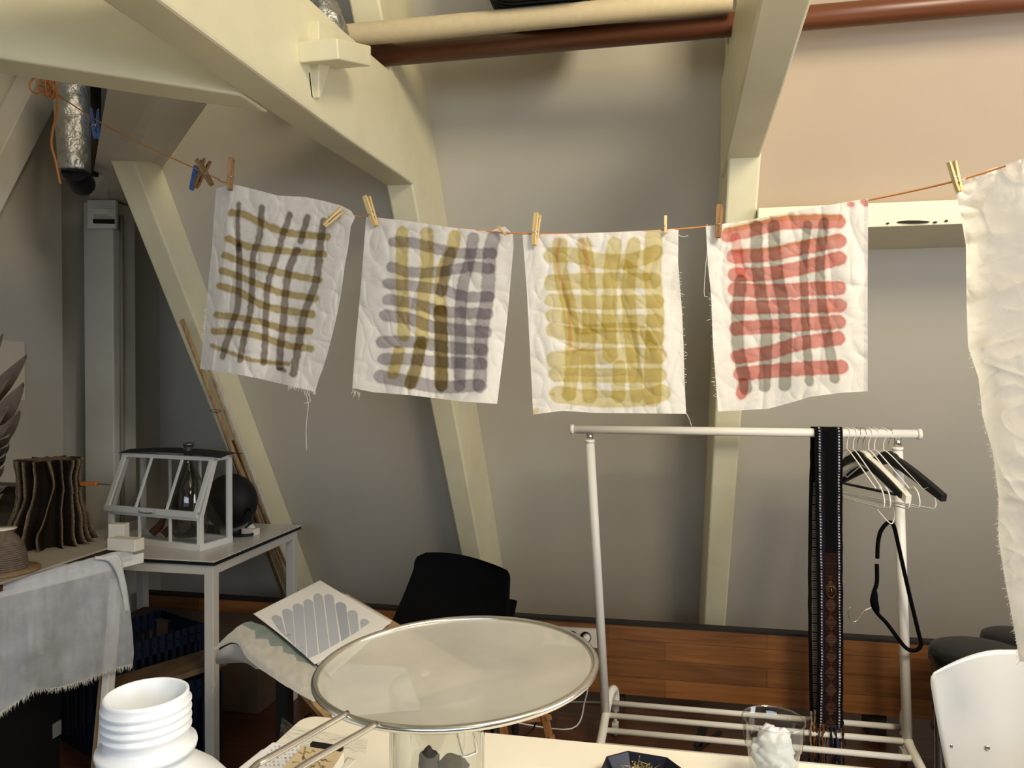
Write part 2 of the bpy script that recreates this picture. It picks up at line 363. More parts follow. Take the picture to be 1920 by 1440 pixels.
# foil duct above the tie beam and the one beside the corner post
foil = mat('crumpled_foil', (170, 170, 168), .45, metal=1, noise_amt=.35, nscale=30, bump=.8, bscale=70, bdist=.006)
def duct(pts, rs, seg=40):
    mb = MB(); pts = spline(pts, 14); n = len(pts)
    rr = [rs[0]+(rs[1]-rs[0])*i/(n-1) for i in range(n)]
    mb.tube(pts, rr, seg)
    for v in mb.v:
        k = noise.noise(v*22)*.006+noise.noise(v*60)*.0025; v += V((k, -k, k*.5))
    return mb
tag(duct([PY(530, -90, 1.97), PY(566, -8, 1.97), PY(596, 18, 1.97), PY(612, 48, 1.97), PY(624, 90, 1.97)], (.060, .052)).build('foil_duct', foil), 'crumpled silver foil duct bulging over the tie beam near the wooden key', 'duct')
root = thing('vent_pipe', 'silver foil-wrapped pipe hanging down in front of the corner post', 'pipe', P(135, 340, 2.62))
duct([P(132, 90, 2.62), P(134, 170, 2.62), P(138, 260, 2.62), P(140, 322, 2.62)], (.062, .050)).build('wrapped_pipe', foil, root)
MB().tube(spline([P(140, 318, 2.62), P(146, 332, 2.66), P(154, 345, 2.72), P(160, 358, 2.8)], 4), [.044]*9+[.03, .02, .015, .012], 16).build('elbow', blackM, root, label='black end of the pipe')
tag(MB().tube([P(176, 100, 2.78), P(176, 200, 2.78), P(171, 330, 2.8)], .024, 14).build('dark_pipe', mat('dark_pipe_brown', (36, 22, 18), .7)), 'thin dark brown pipe behind the silver one', 'pipe')
# emergency light on the post
root = thing('wall_lamp', 'small white wall lamp with dark slot high on the corner post', 'lamp', (-2.53, 2.98, 2.09))
mb = MB(); Yl = 2.985; f = lambda px, py: PY(px, py, Yl)
mb.prism([f(169, 376), f(222, 376), f(221, 430), f(169, 430)], (0, -.02, 0)); mb.build('housing', whiteM, root, .004)
mb = MB(); Yl = 2.965
mb.hexa([f(174, 392), f(218, 392), f(216, 410), f(176, 410)], [f(181, 394)+V((0, -.03, 0)), f(211, 394)+V((0, -.03, 0)), f(209, 404)+V((0, -.03, 0)), f(183, 404)+V((0, -.03, 0))]); mb.build('cover', whiteM, root, .002)
MB().prism([f(175, 411), f(215, 411), f(215, 420), f(176, 419)], (0, -.004, 0)).build('slot', mat('slot_dark', (34, 16, 14), .4), root, label='dark brown slot')
# conduits and cable ends
tag(MB().tube([(-2.437, 3.03, 2.14), (-2.437, 3.03, 1.6), (-2.44, 3.03, .85), (-2.44, 3.03, .05)], .009, 8).build('conduit', mat('conduit_paint', (150, 140, 126), .6)), 'thin painted conduit running down beside the corner post', 'conduit')
tag(MB().tube(spline([PY(746, 118, 2.3), PY(747, 135, 2.3), PY(742, 152, 2.28), PY(735, 164, 2.26), PY(728, 160, 2.25), PY(720, 153, 2.25)], 5), .0045, 8).build('cable_end', beamM), 'curled white cable end behind the left tie beam', 'cable')
tag(MB().tube([PY(1364, 66, 2.18), PY(1364, 104, 2.21)], .0045, 8).tube([PY(1371, 66, 2.18), PY(1371, 72, 2.18)], .004, 8).build('wall_hook', beamM), 'white painted bolt hook beside the right truss', 'hook')
# ============================================================ CLOTHESLINE
LP = [(80, 162, 1.98), (108, 178, 1.96), (180, 225, 1.92), (262, 268, 1.89), (370, 318, 1.83), (410, 336, 1.78), (432, 345, 1.75), (655, 402, 1.66), (700, 408, 1.645), (830, 425, 1.60), (960, 437, 1.57), (1100, 438, 1.54), (1280, 429, 1.50), (1440, 409, 1.46), (1620, 377, 1.38), (1790, 340, 1.25), (1920, 300, 1.15), (2150, 232, 1.0)]
_lx = [p[0] for p in LP]; _ld = [p[2] for p in LP]; _ly = [p[1] for p in LP]
def ldepth(x): return float(np.interp(x, _lx, _ld))
def lpy(x): return float(np.interp(x, _lx, _ly))
lineM = mat('orange_line', (196, 126, 68), .7, noise_amt=.1)
root = thing('clothesline', 'orange cord clothesline strung across the room with coiled end', 'clothesline', P(80, 162, 1.98))
pts = spline([P(x, y, d_+(.012 if any(a < x < b for a, b in ((405, 656), (690, 955), (985, 1272), (1325, 1625), (1795, 3000))) else 0)) for x, y, d_ in LP], 5)+[V((2.5, .25, 1.92))]
MB().tube(pts, .0016, 6).build('cord', lineM, root)
mb = MB()
random.seed(3)
for (cx, cy, rx, ry, dd) in ((70, 160, 15, 15, 1.97), (84, 155, 14, 17, 1.95), (94, 162, 9, 22, 1.94), (99, 160, 6, 24, 1.96), (80, 150, 11, 12, 1.99), (90, 168, 8, 14, 1.95)):
    mb.tube([P(cx+rx*math.cos(a), cy+ry*math.sin(a), dd+.01*math.sin(a*2)) for a in np.linspace(0, 2*math.pi*.96, 26)], .0022, 6)
mb.tube(spline([P(104, 130, 1.95), P(105, 170, 1.95), P(107, 205, 1.95), P(98, 250, 1.95), P(97, 275, 1.95), P(104, 300, 1.95), P(113, 345, 1.95)], 6), .003, 6)
mb.build('coil', lineM, root)
# ---------- painted cloths
def poly_res(pl, t):
    pl = np.array(pl, float); s = np.r_[0, np.cumsum(np.hypot(*(pl[1:]-pl[:-1]).T))]; s /= s[-1]
    return np.stack([np.interp(t, s, pl[:, 0]), np.interp(t, s, pl[:, 1])], -1)
def coons(top, bot, left, right, nu, nv):
    u = np.linspace(0, 1, nu+1); v = np.linspace(0, 1, nv+1)
    T, Bm, Lf, R = poly_res(top, u), poly_res(bot, u), poly_res(left, v), poly_res(right, v)
    U = u[None, :, None]; Vv = v[:, None, None]
    return ((1-Vv)*T[None]+Vv*Bm[None]+(1-U)*Lf[:, None]+U*R[:, None]
            - ((1-U)*(1-Vv)*T[0]+U*(1-Vv)*T[-1]+(1-U)*Vv*Bm[0]+U*Vv*Bm[-1]))
def seg_dist(G, pl):
    d = np.full(G.shape[:-1], 1e9)
    pl = np.array([tuple(p)[:2] for p in spline([V((a, b, 0)) for a, b in pl], 5)])
    for a, b in zip(pl[:-1], pl[1:]):
        ab = b-a; t = np.clip(((G-a)@ab)/max(ab@ab, 1e-9), 0, 1); d = np.minimum(d, np.hypot(*(np.moveaxis(G-(a+t[..., None]*ab), -1, 0))))
    return d
def wob(G, f, seed):
    r = np.random.RandomState(seed); out = 0
    for k in range(6):
        a = r.rand()*6.28; ff = f*(.6+r.rand()); out = out+np.sin((G[..., 0]*math.cos(a)+G[..., 1]*math.sin(a))*ff+r.rand()*6.28)
    return out/6
def paint(G, strokes, base=(234, 231, 228), soft=1.5):
    C = np.ones(G.shape[:-1]+(3,))*np.array(lin(base))
    for i, (pl, w, col, al) in enumerate(strokes):
        d = seg_dist(G, pl)+wob(G, .35, i)*1.7
        a = 1/(1+np.exp((d-w/2)/soft*2)); edge = np.exp(-((d-w/2+1.5)/2.2)**2)*.12
        a = np.clip((a*(al+wob(G, .12, 50+i)*.10)+edge*a), 0, 1)[..., None]
        C = C*(1-a+a*np.array(lin(col)))
    return C
clothM = mat('painted_cotton', (255, 255, 255), .9, attr='paint', tl=.35, bump=.45, bscale=420, spec=.1, noise_amt=.05, nscale=80, bdist=.0012)
def hang_cloth(name, label, top, bot, left, right, strokes, group=None, nu=200, nv=230, amp=.010, crink=.0035, seed=0, base=(234, 231, 228), dfn=None, m=None):
    G = coons(top, bot, left, right, nu, nv); C = paint(G, strokes, base)
    mb = MB(); vs = []
    u0 = top[0][0]; u1 = top[-1][0]
    for j in range(nv+1):
        v = j/nv
        for i in range(nu+1):
            x, y = G[j, i]; u = i/nu; d = (dfn or (lambda u, v: ldepth(u0+(u1-u0)*u)))(u, v)
            p = P(x, y, d); q = V((p.x*1.0, p.z*1.0, seed*7.3))
            w = amp*(math.sin(u*9+seed+v*1.5)*.6+noise.noise(V((u*4+seed, v*1.2, seed)))*1.6)*min(1, .15+v*1.3)
            wx = q.x+.03*noise.noise(V((q.x*6, q.y*6, 3+seed))); wy = q.y+.03*noise.noise(V((q.x*6, q.y*6, 9+seed)))
            rg = lambda a, b, z: (1-min(1, abs(noise.noise(V((a, b, z))))*3.2))**2
            w += crink*(rg(wx*16, wy*7, q.z)*.9+rg(wx*11+wy*9, wy*13-wx*5, q.z+5)*.7+rg(wx*34, wy*22, q.z+8)*.35-.5+noise.noise(q*40)*.4)
            e = 0
            vs.append(P(x, y, d+w))
    fs = [[j*(nu+1)+i, j*(nu+1)+i+1, (j+1)*(nu+1)+i+1, (j+1)*(nu+1)+i] for j in range(nv) for i in range(nu)]
    mb.add(vs, fs, True)
    root = thing(name, label, 'cloth', vs[nu//2+nv*(nu+1)], group)
    mb.build('fabric', m or clothM, root, colors=C.reshape(-1, 3))
    return root, G
def threads(root, specs, m, r=.00045, name='loose_thread'):
    for pl, d in specs: MB().tube(spline([P(x, y, d) for x, y in pl], 5), r, 5).build(name, m, root)
threadM = mat('cotton_thread', (225, 222, 212), .9)
def fringe(root, pl, d, n, ln, dirv, seed=0, name='frayed_edge', r=.0004, m=None):
    rr = np.random.RandomState(seed); mb = MB(); pts = poly_res(pl, np.linspace(0, 1, n))
    for x, y in pts:
        l = ln*(.3+rr.rand()); a = V((dirv[0]+rr.randn()*.5, dirv[1]+rr.randn()*.5, 0))*l
        dd = d(x, y) if callable(d) else d
        mb.tube([P(x, y, dd), P(x+a.x*.5+rr.randn()*.8, y+a.y*.5, dd), P(x+a.x, y+a.y, dd-.002)], r, 4)
    o = mb.build(name, m or threadM, root); o['kind'] = 'stuff'; return o
def cv(pl, s, ox, oy): return [(ox+x/s, oy+y/s) for x, y in pl]
c4 = lambda pl: cv(pl, 2.77, 340, 280)
c5 = lambda pl: cv(pl, 2.595, 940, 280)
OL = (196, 178, 128); GB = (158, 150, 142); GV = (180, 176, 182); YE = (222, 206, 140); YO = (220, 208, 150); RD = (222, 142, 132); GR = (172, 172, 164); DK = (146, 140, 132)
S1 = [(c4(p), w/2.77*1.05, c, .95) for p, w, c in [
    ([(262, 330), (330, 340), (420, 385), (520, 425), (600, 440), (758, 455)], 36, OL), ([(242, 465), (330, 500), (420, 515), (560, 530), (742, 545)], 34, OL),
    ([(225, 550), (330, 590), (440, 620), (560, 650), (715, 680)], 34, OL), ([(210, 630), (300, 660), (400, 700), (520, 745), (700, 775)], 34, OL),
    ([(200, 710), (300, 740), (400, 800), (500, 830), (680, 858)], 36, OL), ([(182, 860), (300, 875), (420, 900), (540, 935), (670, 945)], 34, OL),
    ([(170, 945), (300, 950), (420, 975), (540, 1015), (672, 1035)], 34, OL), ([(160, 1020), (250, 1055), (350, 1090), (450, 1105), (555, 1115)], 20, OL),
    ([(298, 282), (292, 400), (300, 520)], 22, GB), ([(300, 500), (300, 700), (290, 830), (260, 920), (215, 1075)], 32, GB),
    ([(418, 305), (405, 450), (375, 550), (368, 700), (360, 830), (330, 960), (305, 1092)], 32, GB), ([(562, 340), (530, 440), (490, 570), (450, 700), (440, 850), (435, 1000), (428, 1108)], 32, GB),
    ([(655, 352), (620, 475)], 32, GB), ([(600, 525), (560, 620), (540, 760), (530, 900), (515, 1020), (510, 1130)], 36, GB), ([(505, 1140), (540, 1150)], 16, GB),
    ([(740, 375), (720, 500), (710, 620), (690, 720), (640, 850), (620, 960), (595, 1090), (583, 1165)], 38, GB)]]
S2 = [(c4(p), w/2.77*1.12, c, .9) for p, w, c in [
    ([(1148, 432), (1145, 600), (1150, 800), (1155, 965)], 58, YE), ([(1130, 1050), (1100, 1165)], 54, YE), ([(1275, 440), (1275, 640), (1255, 800), (1250, 1000)], 62, YE), ([(1240, 1020), (1220, 1130), (1190, 1215)], 58, YE),
    ([(1420, 450), (1400, 540), (1360, 620), (1345, 760), (1345, 830)], 58, YE), ([(1345, 840), (1350, 1000), (1350, 1225)], 60, YE),
    ([(1105, 480), (1200, 485), (1320, 515), (1450, 540), (1615, 540)], 50, GV), ([(1092, 612), (1200, 640), (1350, 635), (1500, 610), (1600, 620)], 50, GV), ([(1072, 697), (1200, 710), (1350, 730), (1480, 765), (1600, 765)], 50, GV),
    ([(1072, 780), (1200, 800), (1350, 840), (1480, 850), (1590, 855)], 52, GV), ([(1060, 862), (1180, 880), (1300, 920), (1450, 940), (1580, 950)], 56, GV), ([(1042, 1002), (1200, 1000), (1400, 1030), (1565, 1040)], 56, GV),
    ([(1048, 1090), (1200, 1090), (1350, 1105), (1560, 1115)], 54, GV), ([(1032, 1180), (1200, 1210), (1350, 1235), (1545, 1225)], 60, GV),
    ([(1515, 460), (1490, 600), (1460, 720), (1450, 860), (1450, 1000), (1445, 1230)], 54, GV), ([(1620, 462), (1600, 560), (1590, 760), (1560, 950), (1550, 1230)], 64, GV),
    ([(1345, 840), (1350, 1000), (1350, 1225)], 62, GB), ([(1245, 1000), (1220, 1120), (1190, 1215)], 56, GV), ([(1400, 535), (1350, 740)], 50, GV)]]
S3 = [(c5(p), w/2.595*1.18, c, .82) for p, w, c in [
    ([(245, 515), (350, 515), (500, 545), (650, 540), (750, 500)], 64, YO), ([(245, 650), (450, 640), (740, 640)], 66, YO), ([(245, 735), (500, 745), (760, 740)], 58, YO), ([(248, 810), (500, 835), (760, 835)], 56, YO),
    ([(252, 880), (400, 905), (760, 920)], 60, YO), ([(258, 1022), (500, 1005), (765, 1005)], 66, YO), ([(265, 1095), (500, 1100), (770, 1100)], 60, YO), ([(275, 1192), (450, 1212), (650, 1212), (785, 1185)], 70, YO),
    ([(285, 462), (290, 600), (325, 750), (345, 900), (345, 1060), (330, 1190)], 60, YO), ([(405, 462), (420, 600), (430, 850), (420, 1000), (430, 1200)], 62, YO), ([(550, 462), (530, 650), (525, 900), (530, 1000)], 62, YO), ([(575, 1060), (570, 1200)], 56, YO), ([(645, 462), (620, 650), (625, 850), (640, 1000), (660, 1200)], 58, YO),
    ([(742, 430), (735, 600), (750, 800), (740, 1000), (735, 1210)], 74, YO),
    ([(380, 880), (650, 870), (740, 960)], 40, (228, 218, 170)), ([(600, 560), (700, 620)], 40, (228, 218, 170))]]
S3 += [(c5([(285, 442), (270, 560), (325, 750), (335, 960)]), 16/2.595, (236, 178, 150), .5), (c5([(395, 442), (425, 600)]), 22/2.595, (236, 178, 150), .5), (c5([(345, 985), (420, 965)]), 12/2.595, (236, 178, 150), .4), (c5([(240, 1190), (255, 1195)]), 16/2.595, (236, 178, 150), .5), (c5([(160, 1278), (172, 1270)]), 26/2.595, YO, .7)]
YG = (224, 220, 150)
S4 = [(c5(p), w/2.595*1.12, c, a) for p, w, c, a in [
    ([(1095, 395), (1250, 355), (1400, 330), (1640, 330)], 30, YG, .6), ([(1130, 495), (1300, 485), (1450, 455), (1640, 425)], 20, YG, .4),
    ([(1100, 418), (1250, 385), (1400, 355), (1642, 352)], 62, RD, .9), ([(1130, 522), (1300, 512), (1450, 482), (1645, 445)], 62, RD, .9), ([(1135, 610), (1300, 605), (1480, 572), (1645, 530)], 62, RD, .9),
    ([(1135, 682), (1300, 690), (1500, 680), (1643, 675)], 62, RD, .9), ([(1145, 770), (1400, 765), (1645, 760)], 62, RD, .9), ([(1145, 872), (1300, 862), (1642, 840)], 62, RD, .9),
    ([(1150, 1010), (1300, 990), (1450, 945), (1640, 920)], 62, RD, .9), ([(1165, 1092), (1300, 1080), (1500, 1065), (1655, 1060)], 62, RD, .9), ([(1168, 1190), (1178, 1140)], 48, RD, .9),
    ([(1140, 430), (1165, 600)], 44, RD, .55), ([(1165, 640), (1150, 800), (1150, 950), (1180, 1100), (1190, 1165)], 54, GR, .9),
    ([(1240, 375), (1245, 560), (1270, 750), (1290, 880), (1280, 1150)], 54, GR, .9), ([(1325, 372), (1335, 560), (1370, 750), (1385, 900), (1380, 1148)], 54, GR, .9),
    ([(1490, 365), (1470, 550), (1475, 700), (1480, 850), (1490, 1000), (1500, 1130)], 38, GR, .9), ([(1570, 355), (1550, 550), (1560, 750), (1585, 900), (1622, 1115)], 44, GR, .9),
    ([(1695, 268), (1705, 268)], 24, RD, .8), ([(1765, 255), (1772, 262)], 30, RD, .8)]]
r1, G1 = hang_cloth('painted_cloth', 'leftmost small cloth, thin olive bars crossed by grey-brown bars', c4([(180, 205), (262, 180), (380, 208), (500, 240), (640, 247), (740, 268), (830, 292), (880, 318), (903, 352)]), c4([(97, 1140), (250, 1160), (400, 1190), (550, 1225), (695, 1260)]),
    c4([(180, 205), (165, 400), (160, 500), (140, 700), (130, 830), (97, 1140)]), c4([(903, 352), (880, 400), (868, 500), (850, 600), (825, 780), (795, 920), (760, 1060), (735, 1140), (715, 1190), (695, 1260)]), S1, seed=1, amp=.013)
threads(r1, [([(573, 734), (578, 760), (574, 800), (575, 845)], 1.66), ([(576, 733), (582, 752), (570, 756)], 1.66)], threadM)
fringe(r1, c4([(560, 1228), (700, 1262)]), 1.67, 30, 6, (0, 1), 1); fringe(r1, c4([(130, 830), (122, 960)]), 1.75, 20, 4, (-1, 0), 2)
r2, G2 = hang_cloth('painted_cloth', 'second small cloth, violet-grey bars crossed by pale yellow bars', c4([(960, 350), (1150, 368), (1400, 405), (1600, 425), (1680, 400), (1722, 440)]), c4([(888, 1240), (1000, 1262), (1200, 1278), (1460, 1310), (1640, 1322)]),
    c4([(960, 350), (930, 740), (905, 1000), (888, 1240)]), c4([(1722, 440), (1726, 500), (1700, 800), (1680, 1000), (1640, 1322)]), S2, seed=2, amp=.010)
fringe(r2, c4([(890, 1240), (925, 1262)]), 1.65, 14, 9, (.2, 1), 3)
r3, G3 = hang_cloth('painted_cloth', 'third small cloth, covered in olive-yellow bars with little pink', c5([(103, 415), (300, 412), (500, 405), (700, 396), (862, 387)]), c5([(155, 1290), (300, 1272), (450, 1282), (700, 1285), (900, 1287)]),
    c5([(103, 415), (125, 700), (140, 1000), (155, 1290)]), c5([(862, 387), (860, 550), (880, 800), (888, 1000), (892, 1150), (900, 1287)]), S3, seed=3, amp=.006)
threads(r3, [([(1286, 774), (1292, 785), (1297, 800)], 1.5), ([(1272, 440), (1280, 444), (1290, 442)], 1.5)], threadM)
fringe(r3, c5([(862, 600), (892, 1150)]), 1.5, 40, 4, (1, 0), 4)
r4, G4 = hang_cloth('painted_cloth', 'fourth small cloth, salmon red bars crossed by grey bars', c5([(995, 375), (1200, 345), (1400, 305), (1600, 270), (1785, 238)]), c5([(1055, 1275), (1170, 1270), (1300, 1262), (1400, 1235), (1500, 1205), (1650, 1185), (1783, 1177)]),
    c5([(995, 375), (1005, 560), (1020, 700), (1030, 950), (1055, 1275)]), c5([(1785, 238), (1782, 700), (1783, 1177)]), S4, seed=4, amp=.008)
threads(r4, [([(1325, 420), (1328, 440), (1320, 545), (1327, 557)], 1.49)], threadM)
fringe(r4, c5([(1020, 700), (1055, 1275)]), 1.49, 70, 4, (-1, 0), 5)
whiteCloth = mat('crinkled_cotton', (246, 241, 228), .9, tl=.35, bump=.9, bscale=38, spec=.1, noise_amt=.03, bdist=.006)
r5, G5 = hang_cloth('hanging_cloth', 'big crinkled plain white cloth hanging at the right edge', [(1786, 341), (1830, 326), (1920, 297), (2030, 265), (2150, 230)], [(1912, 1240), (1960, 1250), (2150, 1290)],
    [(1786, 341), (1800, 395), (1811, 460), (1812, 560), (1815, 650), (1835, 710), (1842, 780), (1862, 850), (1872, 930), (1872, 1010), (1885, 1090), (1900, 1170), (1912, 1240)], [(2150, 230), (2150, 1290)], [], nu=170, nv=330, amp=.03, crink=.010, seed=6, m=whiteCloth, dfn=lambda u, v: 1.25-.25*u+.10*v)
dl = lambda x, y: 1.27+.08*(y-340)/900
fringe(r5, [(1813, 640), (1835, 710), (1842, 780), (1862, 850), (1872, 930), (1872, 1010), (1885, 1090), (1900, 1170), (1912, 1240)], dl, 170, 5, (-.7, .5), 6)
# ---------- pegs
def make_peg(m, label):
    root = thing('clothes_peg', label, 'clothes peg', (0, 0, 0))
    for s in (-1, 1):
        mb = MB()
        # side profile in local x (thickness) and z (length); gripping end at z = 0, handles up
        pr = [(.0006, -.008), (.0045, -.009), (.0062, .004), (.0070, .022), (.0085, .056), (.0060, .0575), (.0042, .052), (.0020, .027), (.0026, .020), (.0008, .014), (.0028, .009), (.0006, .002)]
        mb.prism([V((s*x, -.005, z)) for x, z in pr], (0, .010, 0)); mb.build('prong', m, root, .0006)
    mb = MB(); mb.tube([V((.0028*math.cos(a), -.006+.012*a/18.8, .021+.0028*math.sin(a))) for a in np.linspace(0, 18.8, 30)], .0007, 5)
    mb.tube([(.003, -.006, .021), (.0085, -.0035, .016), (.0085, .0035, .016), (.003, .006, .021)], .0007, 5)
    mb.build('spring', steel, root, label='steel spring'); return root
bluePeg = mat('blue_peg_plastic', (52, 96, 160), .4)
peg0 = {'pale': make_peg(pegW, ''), 'dark': make_peg(pegD, ''), 'blue': make_peg(bluePeg, '')}
used = set()
def peg(kind, top, bot, d, roll, label, group='wooden clothes pegs on the line'):
    o = peg0[kind] if kind not in used else copy_tree(peg0[kind]); used.add(kind)
    a = P(*bot, d); b = P(*top, d+.004); z = (b-a).normalized(); L = (b-a).length; s = L/.0655
    vd = (a-CAM).normalized(); x = (z.cross(vd)).normalized(); x = Matrix.Rotation(math.radians(roll), 3, z) @ x; y = z.cross(x)
    M = Matrix((x, y, z)).transposed().to_4x4(); M.translation = a+z*.009*s
    o.matrix_world = M @ Matrix.Scale(s, 4); tag(o, label, 'clothes peg', group)
peg('blue', (177, 204), (181, 260), 1.92, 10, 'blue plastic clothes peg alone on the left of the line', 'blue clothes pegs on the line')
peg('blue', (369, 312), (359, 356), 1.85, 60, 'blue plastic clothes peg beside the crossed wooden pegs', 'blue clothes pegs on the line')
peg('dark', (389, 300), (366, 352), 1.83, 25, 'weathered wooden peg leaning left over the blue peg')
peg('dark', (371, 300), (397, 347), 1.81, 70, 'weathered wooden peg crossing in front of its neighbour')
peg('dark', (434, 297), (431, 356), 1.74, 80, 'dark wooden peg upright on the leftmost cloth')
peg('pale', (642, 391), (607, 423), 1.64, 25, 'wooden peg lying aslant at the leftmost cloth right corner')
peg('pale', (687, 368), (704, 424), 1.635, 55, 'pale wooden peg tilted left on the violet-grey cloth')
peg('pale', (934, 424), (948, 440), 1.56, 60, 'short-looking pale peg at the right corner of the violet-grey cloth')
peg('pale', (1008, 401), (1001, 460), 1.55, 60, 'wooden peg upright at the left of the olive-yellow cloth')
peg('pale', (1248, 405), (1248, 437), 1.50, 90, 'small pale peg at the right of the olive-yellow cloth')
peg('dark', (1350, 385), (1346, 446), 1.47, 75, 'wooden peg at the left corner of the salmon red cloth')
peg('pale', (1784, 303), (1799, 360), 1.24, 40, 'pale wooden peg holding the big white cloth')
# ============================================================ GARMENT RACK
YR = 2.785; ZB = 1.2
xl, xr = PY(1070, 804, YR).x, PY(1727, 815, YR).x
rackM = mat('rack_white', (236, 232, 222), .35, noise_amt=.03)
root = thing('garment_rack', 'white tubular garment rack on the floor before the wooden board', 'clothes rack', ((xl+xr)/2, YR, 0))
mb = MB().tube([(xl, YR, ZB), (xr, YR, ZB)], .0155, 20)
mb.tube([(xl, YR, ZB), (xl+.012, YR, ZB)], .0185, 20).tube([(xr-.012, YR, ZB), (xr, YR, ZB)], .0185, 20); mb.build('bar', rackM, root)
lt, lb = PY(1106, 815, YR), V((PY(1136, 1345, YR).x, YR-.01, .135))
rt, rb_ = PY(1683, 828, YR), V((PY(1700, 1400, YR).x, YR-.01, .135))
for T, Bt in ((lt, lb), (rt, rb_)):
    o = MB().tube([T+V((0, 0, -.02)), Bt], .0165, 20).tube([T+V((0, 0, -.018)), T+V((0, 0, -.03))], .0185, 20).build('leg', rackM, root)
    MB().tube([V((T.x, YR, ZB-.014)), T+V((0, 0, -.02))], .012, 16).build('inner_tube', steel, o, label='chrome adjustment tube')
    yf, yr_ = YR-.27, YR+.10
    pts = spline([V((Bt.x-.01, yf-.015, .075)), V((Bt.x-.008, yf+.02, .11)), V((Bt.x-.003, YR-.12, .125)), V((Bt.x, YR-.02, .14)), V((Bt.x+.01, YR+.045, .185)), V((Bt.x+.022, yr_-.01, .195)), V((Bt.x+.028, yr_+.02, .165)), V((Bt.x+.028, yr_+.02, .10))], 6)
    MB().tube(pts, .0155, 16).build('foot_frame', rackM, root)
    for cxx, cyy in ((Bt.x-.01, yf-.015), (Bt.x+.028, yr_+.02)):
        w = MB().tube([(cxx, cyy, .105), (cxx, cyy, .05)], .007, 10); w.prism([(cxx-.012, cyy-.018, .052), (cxx-.012, cyy+.018, .052), (cxx-.012, cyy+.018, .03), (cxx-.012, cyy-.018, .03)], (.024, 0, 0)); w = w.build('caster', rackM, root)
        MB().tube([(cxx-.008, cyy, .024), (cxx+.008, cyy, .024)], .023, 20).build('wheel', mat('grey_rubber', (110, 108, 104), .6), w)
for yy, zz in ((YR+.07, .150), (YR-.01, .138), (YR-.10, .124), (YR-.19, .112)):
    MB().tube([(lb.x, yy, zz), (rb_.x, yy, zz)], .0105, 14).build('rail', rackM, root)
# ---- hangers: local frame, hanging point of the hook at the origin, arms along x
def wire_hanger(w=.40, h=.13):
    root = thing('coat_hanger', '', 'coat hanger', (0, 0, 0))
    hk = [V((-.014, 0, -.028)), V((-.021, 0, -.012)), V((-.012, 0, .001)), V((0, 0, .004)), V((.012, 0, 0)), V((.017, 0, -.012)), V((.010, 0, -.028)), V((.001, 0, -.045)), V((0, 0, -.075))]
    wm = rackM
    MB().tube(spline(hk, 6), .0016, 8).build('hook', wm, root)
    pts = []
    for s in (1, -1):
        side = [V((0, 0, -.072)), V((s*.03, 0, -.088)), V((s*w*.36, 0, -.075-h*.78)), V((s*(w*.36+.012), 0, -.075-h*.86)), V((s*(w*.36+.03), 0, -.075-h*.80)), V((s*w*.48, 0, -.075-h*.92)), V((s*w*.5, 0, -.08-h*1.12)), V((s*w*.485, 0, -.078-h*1.27)), V((s*w*.45, 0, -.076-h*1.3))]
        pts.append(spline(side, 5))
    MB().tube(pts[0]+pts[1][::-1], .0022, 8).build('frame', wm, root)
    return root
def flat_hanger(m, w=.42, h=.12, thick=.012, bar=True, tall=.028):
    root = thing('coat_hanger', '', 'coat hanger', (0, 0, 0))
    hk = [V((-.014, 0, -.028)), V((-.021, 0, -.012)), V((-.012, 0, .001)), V((0, 0, .004)), V((.012, 0, 0)), V((.017, 0, -.012)), V((.010, 0, -.028)), V((.001, 0, -.045)), V((0, 0, -.085))]
    MB().tube(spline(hk, 6), .0016, 8).build('hook', steel, root, label='steel hook')
    up, lo = [], []
    n = 18
    for k in range(-n, n+1):
        t = k/n; z = -.082-h*(abs(t)**1.25)*.95-.012*math.exp(-(t*6)**2)*0; e = 1-.35*abs(t)**3
        if abs(t) < .12: z -= -.006
        up.append(V((t*w/2, 0, z))); lo.append(V((t*w/2*.985, 0, z-tall*e*(1.25 if abs(t) < .15 else 1))))
    mb = MB()
    for y0, rng in ((0, None),):
        for i in range(2*n):
            q = [up[i], up[i+1], lo[i+1], lo[i]]
            mb.hexa([p+V((0, -thick/2, 0)) for p in q], [p+V((0, thick/2, 0)) for p in q])
    mb.build('shoulders', m, root, .001)
    if bar: MB().tube([V((-w*.44, 0, -.082-h-.004)), V((w*.44, 0, -.082-h-.004))], .0045, 10).build('trouser_bar', m, root)
    return root
H0 = {'wire': wire_hanger(), 'black': flat_hanger(blackM, .42, .115, .010), 'white': flat_hanger(mat('cream_hanger', (232, 226, 208), .35), .42, .125, .022, False, .04), 'wide': flat_hanger(mat('black_hanger_matte', (20, 20, 22), .55), .43, .12, .024, False, .034)}
usedh = set()
def hanger(kind, px, rot, label, dz=0, s=1):
    o = H0[kind] if kind not in usedh else copy_tree(H0[kind]); usedh.add(kind)
    x = PY(px, 806, YR).x
    o.location = (x, YR, ZB+.0155+dz); o.rotation_euler = (0, 0, math.radians(rot)-math.pi/2); o.scale = (s, s, s)
    tag(o, label, 'coat hanger', 'coat hangers on the rack')
hanger('wire', 1588, 21, 'white wire hanger half hidden just behind the woven band')
hanger('wire', 1600, 20, 'white wire hanger second from the woven band')
hanger('black', 1608, 24, 'slim black hanger with trouser bar among the white wire ones')
hanger('white', 1618, 26, 'thick cream shaped hanger in the middle of the bunch')
hanger('wire', 1629, 22, 'white wire hanger just right of the thick cream one')
hanger('wire', 1640, 27, 'white wire hanger between the cream one and the right leg', s=.99)
hanger('wire', 1657, 34, 'rightmost white wire hanger beside the rack leg')
hanger('wide', 1666, 33, 'wide black hanger rightmost on the rack bar')
